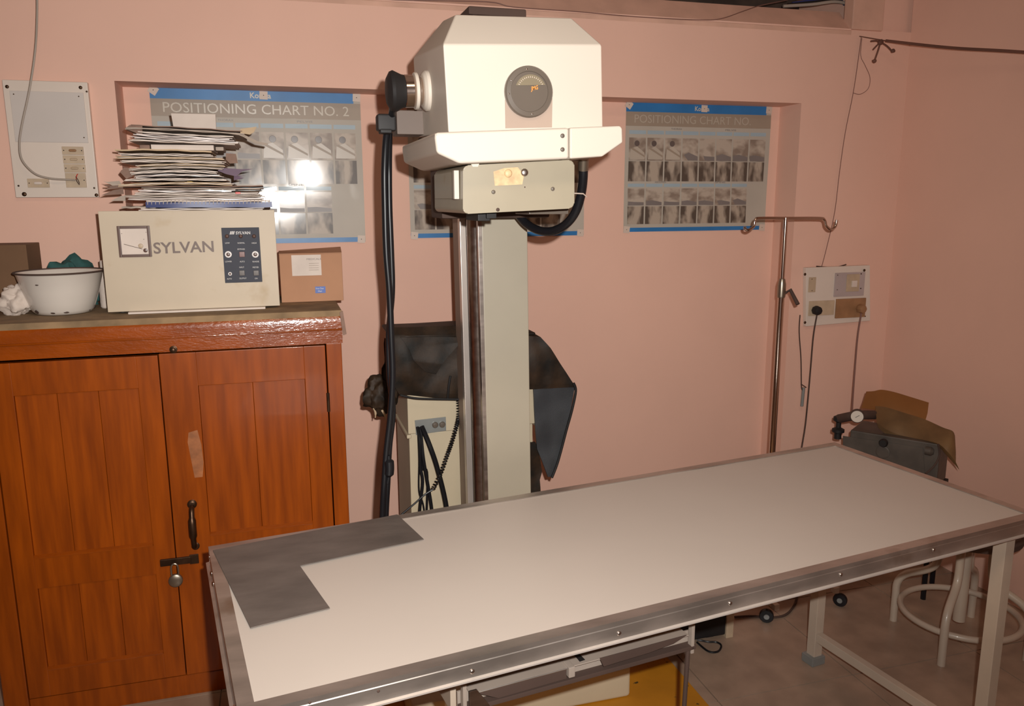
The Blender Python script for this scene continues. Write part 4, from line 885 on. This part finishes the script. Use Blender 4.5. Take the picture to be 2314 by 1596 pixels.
# legs: box section with grey feet
f1 = V((1.672, 2.100, 0)); 
def legat(p, nm='leg'):
    q = MT.inverted() @ p; s = .0175
    L_ = obj(nm, tbx((q.x-s, q.y-s, .02), (q.x+s, q.y+s, .70), .002), M['bell'], tab)
    obj('foot', pr([MT @ V((q.x+dx, q.y+dy, 0)) for dx, dy in ((-.030, -.026), (.026, -.026), (.026, .026), (-.030, .026))], (0, 0, .03), bev=.003), M['grayp'], L_, label='grey rubber foot')
    return q
qb = legat(f1); qf = V((qb.x, .07, 0)); 
p_fr = MT @ V((qb.x+.012, .045, 0)); legat(p_fr); legat(MT @ V((.07, .045, 0))); legat(MT @ V((.07, qb.y, 0)))
for xq in (qb.x, .07):
    obj('stretcher', tbx((xq-.013, .06, .085), (xq+.013, qb.y-.018, .115), .002), M['bell'], tab)
# cassette tray slung under the front
tz = .585
tr = obj('cassette_tray', tbx((.44, .130, tz), (.965, .56, tz+.003), .001), M['traym'], tab, label='thin metal cassette tray slung under the top')
obj('tray_lip', pr([MT @ V(c) for c in ((.450, .129, tz+.002), (.655, .129, tz+.002), (.655, .129, tz-.022), (.50, .129, tz-.024))], W*.003, bev=.0008), M['chip'], tab, label='dark tapered front flange')
obj('tray_lip', pr([MT @ V(c) for c in ((.735, .129, tz+.004), (.960, .129, tz+.004), (.925, .129, tz-.008), (.86, .129, tz-.014), (.745, .129, tz-.018))], W*.003, bev=.0008), M['chip'], tab, label='dark tapered front flange')
obj('lip_edge', tb([MT @ V((.452, .127, tz+.003)), MT @ V((.655, .127, tz+.003))], .0016, 6), M['alu'], tab)
obj('tray_stop', box((.657, .122, tz-.018), (.672, .150, tz+.006), M=MT, bev=.002), M['traym'], tab)
obj('channel_rail', tbx((.42, .128, tz-.036), (.985, .150, tz-.026), .001), M['chip'], tab); obj('channel_rail', tbx((.42, .150, tz-.040), (.985, .156, tz-.001), .001), M['traym'], tab)
obj('channel_rail', tbx((.42, .56, tz-.046), (.985, .60, tz-.004), .001), M['traym'], tab)
for x in (.424, .972):
    obj('tray_hanger', tbx((x, .128, tz-.045), (x+.008, .142, .70), .001), M['traym'], tab); obj('tray_hanger', tbx((x, .56, tz-.045), (x+.008, .58, .70), .001), M['traym'], tab)
obj('tray_bracket', pr([MT @ V(c) for c in ((.436, .124, tz-.03), (.480, .124, tz-.032), (.452, .124, tz+.012), (.436, .124, tz+.012))], W*.004, bev=.001), M['steel'], tab)
obj('slide_bar', tbx((.30, .16, tz+.045), (.424, .19, tz+.065), .002), M['bell'], tab)
obj('slide_bar', tbx((.405, .15, tz-.04), (.418, .45, tz+.05), .002), M['bell'], tab)
obj('slide_bar', tbx((.20, .30, .45), (.23, .60, .66), .002), M['traym'], tab)
obj('dark_slot', pr([PZ(x, y, tz+.0031) for x, y in ((1295, 1478), (1305, 1475), (1322, 1492), (1310, 1496))], (0, 0, .0012)), M['dark'], tab)
q = MT @ V((.965, .135, 0)); obj('tray_post', tb([q+V((.003, 0, tz-.03)), q+V((-.012, .0, .008))], .0052, 10), M['chip'], tab)
# L shaped lead sheet
Lp = [(481, 1245), (898, 1164), (958, 1220), (677, 1280), (746, 1376), (566, 1421)]
ls = pr([PZ(x, y, .7508) for x, y in Lp], (0, 0, .0018), bev=.0005, seg=1)
tag(obj('lead_sheet', ls, M['lead']), 'dark grey L-shaped metal sheet lying on the left end of the table', 'metal sheet')

# ================================================================ IV STAND
ic = V((1.823, 2.62, 0)); iv = thing('drip_stand', 'chrome drip stand with two-hook top, standing behind the table', 'drip stand', ic)
ztop = PY(1782, 492, 2.62).z; zj = PY(1772, 640, 2.62).z
obj('lower_tube', tb([ic+V((0, 0, .10)), ic+V((0, 0, zj))], .0125, 20), M['chrome'], iv)
obj('upper_tube', tb([ic+V((0, 0, zj-.02)), ic+V((0, 0, ztop))], .0085, 16), M['chrome'], iv)
obj('clamp_collar', lt([(.0135, 0), (.0155, .006), (.0155, .05), (.011, .07), (.0095, .072)], ic+V((0, 0, zj-.055)), seg=20), M['galv'], iv)
k1, k2 = PY(1786, 655, 2.60), PY(1803, 688, 2.56)
obj('clamp_lever', tb([ic+V((.008, -.006, zj-.04)), k1, k2], [.005, .0065, .0075], 10), M['chip'], iv)
Yv = 2.62
hk = tb([PY(1683, 512, Yv), PY(1684, 518, Yv), PY(1692, 520, Yv-.004), PY(1703, 512, Yv), PY(1707, 497, Yv), PY(1718, 493, Yv), PY(1782, 493, Yv), PY(1850, 493, Yv), PY(1863, 497, Yv), PY(1867, 510, Yv), PY(1876, 518, Yv), PY(1887, 513, Yv), PY(1891, 497, Yv)], .0052, 12, 6)
obj('hook_bar', hk, M['chrome'], iv)
obj('hub', lt([(.030, .06), (.034, .065), (.034, .115), (.016, .13)], ic, seg=24), M['bell'], iv)
for k in range(5):
    a = math.radians(-122+72*k) if k else math.radians(-122)
    d = V((math.cos(a), math.sin(a), 0)); e_ = ic+d*.285
    if e_.x > 2.6: e_.x = 2.6
    s = V((-d.y, d.x, 0)); s = s if k else V((-.55, -.83, 0)).normalized()
    L_ = obj('leg', tb([ic+d*.02+V((0, 0, .09)), ic+d*.16+V((0, 0, .085)), e_+V((0, 0, .072))], .010, 10, 4), M['bell'], iv)
    cc_ = e_+d*.012+V((0, 0, .073))
    if k < 2: cc_ = PY(*((1752, 1371), (1887, 1333))[k], e_.y)
    obj('end_cap', box(cc_+V((-.011, -.012, -.011)), cc_+V((.011, .012, .012)), bev=.002), M['offwhite'], L_)
    wc_ = e_+d*.006+V((0, 0, .026))
    obj('caster', lt([(.008, -.010), (.024, -.009), (.026, -.006), (.026, .006), (.024, .009), (.008, .010)], wc_, s, 20), M['black'], L_)
    obj('caster_hub', lt([(.010, -.012), (.010, .012)], wc_, s, 14), M['grayp'], L_)

# ================================================================ SUCTION UNIT IN THE CORNER
dA, dB = V((2.165, 2.60, 0)), V((2.355, 2.335, 0)); dn_ = (dB-dA).normalized(); dk = V((-dn_.y, dn_.x, 0)); 
zt_ = PY(1960, 968, 2.60).z
def dP(a, b_, z_): return dA+dn_*a+dk*b_+V((0, 0, z_))
dlen = (dB-dA).length
MD = Matrix(((dn_.x, dk.x, 0, dA.x), (dn_.y, dk.y, 0, dA.y), (0, 0, 1, 0), (0, 0, 0, 1)))
sd = thing('wheeled_stand', 'small dark stand carrying the suction unit in the corner', 'stand', dP(dlen/2, .08, 0))
obj('shelf', box((-.01, -.002, .43), (dlen+.01, .19, .45), M=MD, bev=.003), M['dark'], sd)
for a, b_ in ((.01, .012), (dlen-.01, .012), (.01, .175), (dlen-.01, .175)): obj('leg', tb([dP(a, b_, .43), dP(a, b_, 0)], .010, 10), M['black'], sd)
su = thing('suction_unit', 'grey suction unit with gauge and black knobs at the far end of the table', 'suction unit', dP(dlen/2, .09, .4505))
obj('housing', box((0, 0, .4505), (dlen, .18, zt_), M=MD, bev=.006), M['devg'], su)
def onf(x, y, d=0):   # point on the unit's front plane
    r = ray(x, y); t = ((dA-dk*d)-CAM).dot(dk)/r.dot(dk); return CAM+r*t
obj('front_panel', pr([onf(1905, 985, .001), onf(2086, 1012, .001), onf(2090, 1075, .001), onf(1905, 1040, .001)], -dk*.003, bev=.001), M['devg'], su)
def knob(x, y, r, h): obj('knob', lt([(r*.5, 0), (r*.5, h*.4), (r, h*.5), (r*1.05, h*.75), (r*.8, h)], onf(x, y, .003), -dk, 20), M['dark'], su)
knob(2000, 998, .016, .035); 
q = onf(2013, 1035, .003); obj('inlet_plate', lt([(.026, 0), (.026, .004), (.02, .006)], onf(1995, 1022, .003), -dk, 24), M['devg'], su)
bp0 = onf(1896, 985, -.03)
q = onf(1896, 946, 0); kb = bmesh.new(); k0 = V((q.x, q.y, 0))
zA, zB = onf(1896, 940).z, onf(1896, 992).z; hgt = zA-zB
lathe(kb, [(.014, 0), (.014, hgt*.25), (.024, hgt*.30), (.024, hgt*.42), (.010, hgt*.50), (.010, hgt*.72), (.022, hgt*.80), (.021, hgt*.95), (.012, hgt)], (q.x, q.y, zB), seg=24)
obj('valve_knob', kb, M['dark'], su)
gq = PY(1937, 941, 2.53)
vw = (CAM-gq); vw.z *= .2; vw = vw.normalized()
obj('gauge_body', tb([(q.x, q.y, zA-.012), gq-vw*.02, PY(1975, 938, 2.58)], .018, 14, 5), M['chip'], su)
gg = obj('gauge', lt([(.026, -.02), (.026, .004), (.024, .006)], gq, vw, 28), M['chip'], su)
obj('gauge_face', lt([(.0225, 0), (.0225, .0015)], gq+vw*.006, vw, 28), M['offwhite'], gg)
rg = vw.cross(V((0, 0, 1))).normalized(); obj('needle', tb([gq+vw*.009-rg*.008+V((0, 0, .006)), gq+vw*.009+rg*.006-V((0, 0, .004))], .0008, 6), M['dark'], gg)
obj('outlet', lt([(.016, 0), (.018, .02), (.010, .03)], onf(2091, 1018, .0), dn_, 16), M['devg'], su)
obj('tube', tb([PY(2120, 1004, 2.33), PY(2123, 1028, 2.33), PY(2112, 1052, 2.33), PY(2092, 1071, 2.335)], .0035, 8, 6), M['chip'], su)
# curved amber tray (kidney dish like) and the olive cover lying over it
def hull(lines, thick, nx=14):
    """lines: list of polylines of world points -> lofted shell"""
    b2 = bmesh.new(); G = [[b2.verts.new(p) for p in crv(l, 5)] for l in lines]
    for i in range(len(G)-1):
        for k in range(len(G[0])-1): b2.faces.new((G[i][k], G[i][k+1], G[i+1][k+1], G[i+1][k]))
    r_ = bmesh.ops.extrude_face_region(b2, geom=b2.faces[:])
    for v in [e for e in r_['geom'] if isinstance(e, bmesh.types.BMVert)]: v.co += V((.004, thick, -thick*.3))
    return b2
am = hull([[PY(1958, 885, 2.66), PY(1975, 884, 2.66), PY(1992, 881, 2.66), PY(2020, 886, 2.62), PY(2060, 898, 2.57), PY(2099, 910, 2.50)],
           [PY(1952, 905, 2.63), PY(1972, 905, 2.63), PY(1990, 905, 2.62), PY(2020, 914, 2.58), PY(2060, 925, 2.53), PY(2096, 934, 2.47)],
           [PY(1946, 922, 2.62), PY(1966, 925, 2.61), PY(1985, 928, 2.60), PY(2020, 938, 2.56), PY(2060, 948, 2.51), PY(2090, 955, 2.46)]], .006)
tag(obj('amber_tray', am, M['amber']), 'orange-brown tray propped behind the suction unit on the right', 'tray')
ol = hull([[PY(1978, 918, 2.60), PY(2000, 920, 2.58), PY(2040, 932, 2.53), PY(2090, 948, 2.46), PY(2130, 966, 2.38), PY(2152, 974, 2.34), PY(2158, 985, 2.33)],
           [PY(1980, 940, 2.55), PY(2005, 950, 2.53), PY(2040, 960, 2.49), PY(2090, 972, 2.42), PY(2125, 985, 2.35), PY(2148, 1000, 2.31), PY(2160, 1020, 2.30)],
           [PY(1981, 955, 2.53), PY(2005, 972, 2.51), PY(2040, 985, 2.47), PY(2085, 994, 2.40), PY(2120, 1003, 2.34), PY(2142, 1022, 2.30), PY(2160, 1045, 2.29)],
           [PY(1986, 968, 2.53), PY(2010, 988, 2.51), PY(2040, 1000, 2.47), PY(2085, 1007, 2.41), PY(2118, 1008, 2.35), PY(2140, 1030, 2.31), PY(2168, 1062, 2.29)]], .005)
tag(obj('olive_cover', ol, M['olive']), 'olive brown curved cover drooping over the suction unit', 'cover')

# ================================================================ STOOL
sc_ = V((2.25, 2.075, 0)); so = thing('round_stool', 'round stool with beige bent-tube legs and foot ring under the far table end', 'stool', sc_)
obj('seat', lt([(.150, .395), (.165, .40), (.168, .42), (.160, .435), (.02, .44)], sc_, seg=40), M['chip'], so, label='dark brown seat')
obj('screw_spindle', lt([(.021, .075), (.021, .36), (.035, .365), (.035, .395)], sc_, seg=20), M['bell'], so)
for d in (V((-.12, .175, 0)), V((-.18, -.115, 0)), V((.18, .115, 0)), V((.12, -.175, 0))):
    n = d.normalized(); r = .212
    P_ = [sc_+n*r+V((0, 0, 0)), sc_+n*r+V((0, 0, .10)), sc_+n*(r-.003)+V((0, 0, .155)), sc_+n*(r-.03)+V((0, 0, .195)), sc_+n*(r-.10)+V((0, 0, .235)), sc_+n*(r-.125)+V((0, 0, .27)), sc_+n*(r-.13)+V((0, 0, .33)), sc_+n*(r-.13)+V((0, 0, .395))]
    obj('leg', tb(P_, .0135, 12, 6), M['bell'], so)
rg_ = [sc_+V((.190*math.cos(a), .190*math.sin(a), .105)) for a in [2*math.pi*k/48 for k in range(48)]]
obj('foot_ring', tb(rg_, .011, 12, closed=True), M['bell'], so)

# ================================================================ UNDER THE TABLE
q0 = PZ(1560, 1455, 0); 
tr_ = thing('black_transformer', 'black box on the floor behind the table tray post', 'transformer', (1.30, 2.40, 0))
obj('case', box((1.12, 2.32, .012), (PY(1640, 1420, 2.32).x, 2.50, .235), bev=.005), M['dark'], tr_)
obj('side_strip', box((PY(1640, 1420, 2.32).x, 2.315, .0), (PY(1656, 1420, 2.32).x, 2.50, .24), bev=.002), M['ivory'], tr_, label='pale side strip')
obj('foot', (lambda b2: (bx(b2, (1.14, 2.34, 0), (1.17, 2.37, .013)), bx(b2, (1.40, 2.34, 0), (1.43, 2.37, .013)), b2)[-1])(bmesh.new()), M['black'], tr_)
lp = [PZ(x, y, .004) for x, y in ((1575, 1452), (1600, 1472), (1622, 1473), (1630, 1460), (1620, 1452), (1600, 1451), (1585, 1448), (1575, 1447))]
tag(obj('floor_cable', tb(lp, .0035, 8, 6), M['black']), 'small black cable loop on the floor by the black box', 'cable')
lp = [PZ(x, y, .006) for x, y in ((1660, 1395), (1700, 1393), (1740, 1396), (1775, 1390), (1795, 1368), (1800, 1345), (1790, 1330))]
tag(obj('floor_cable', tb(lp, .0045, 8, 6), M['chip']), 'dark cable curving over the floor around the drip stand wheels', 'cable')
ym = box((.20, 1.15, .0002), (1.206, 2.275, .006), bev=.0015, seg=1)
tag(obj('yellow_mat', ym, M['yellow']), 'yellow worn mat on the floor beneath the table', 'mat')
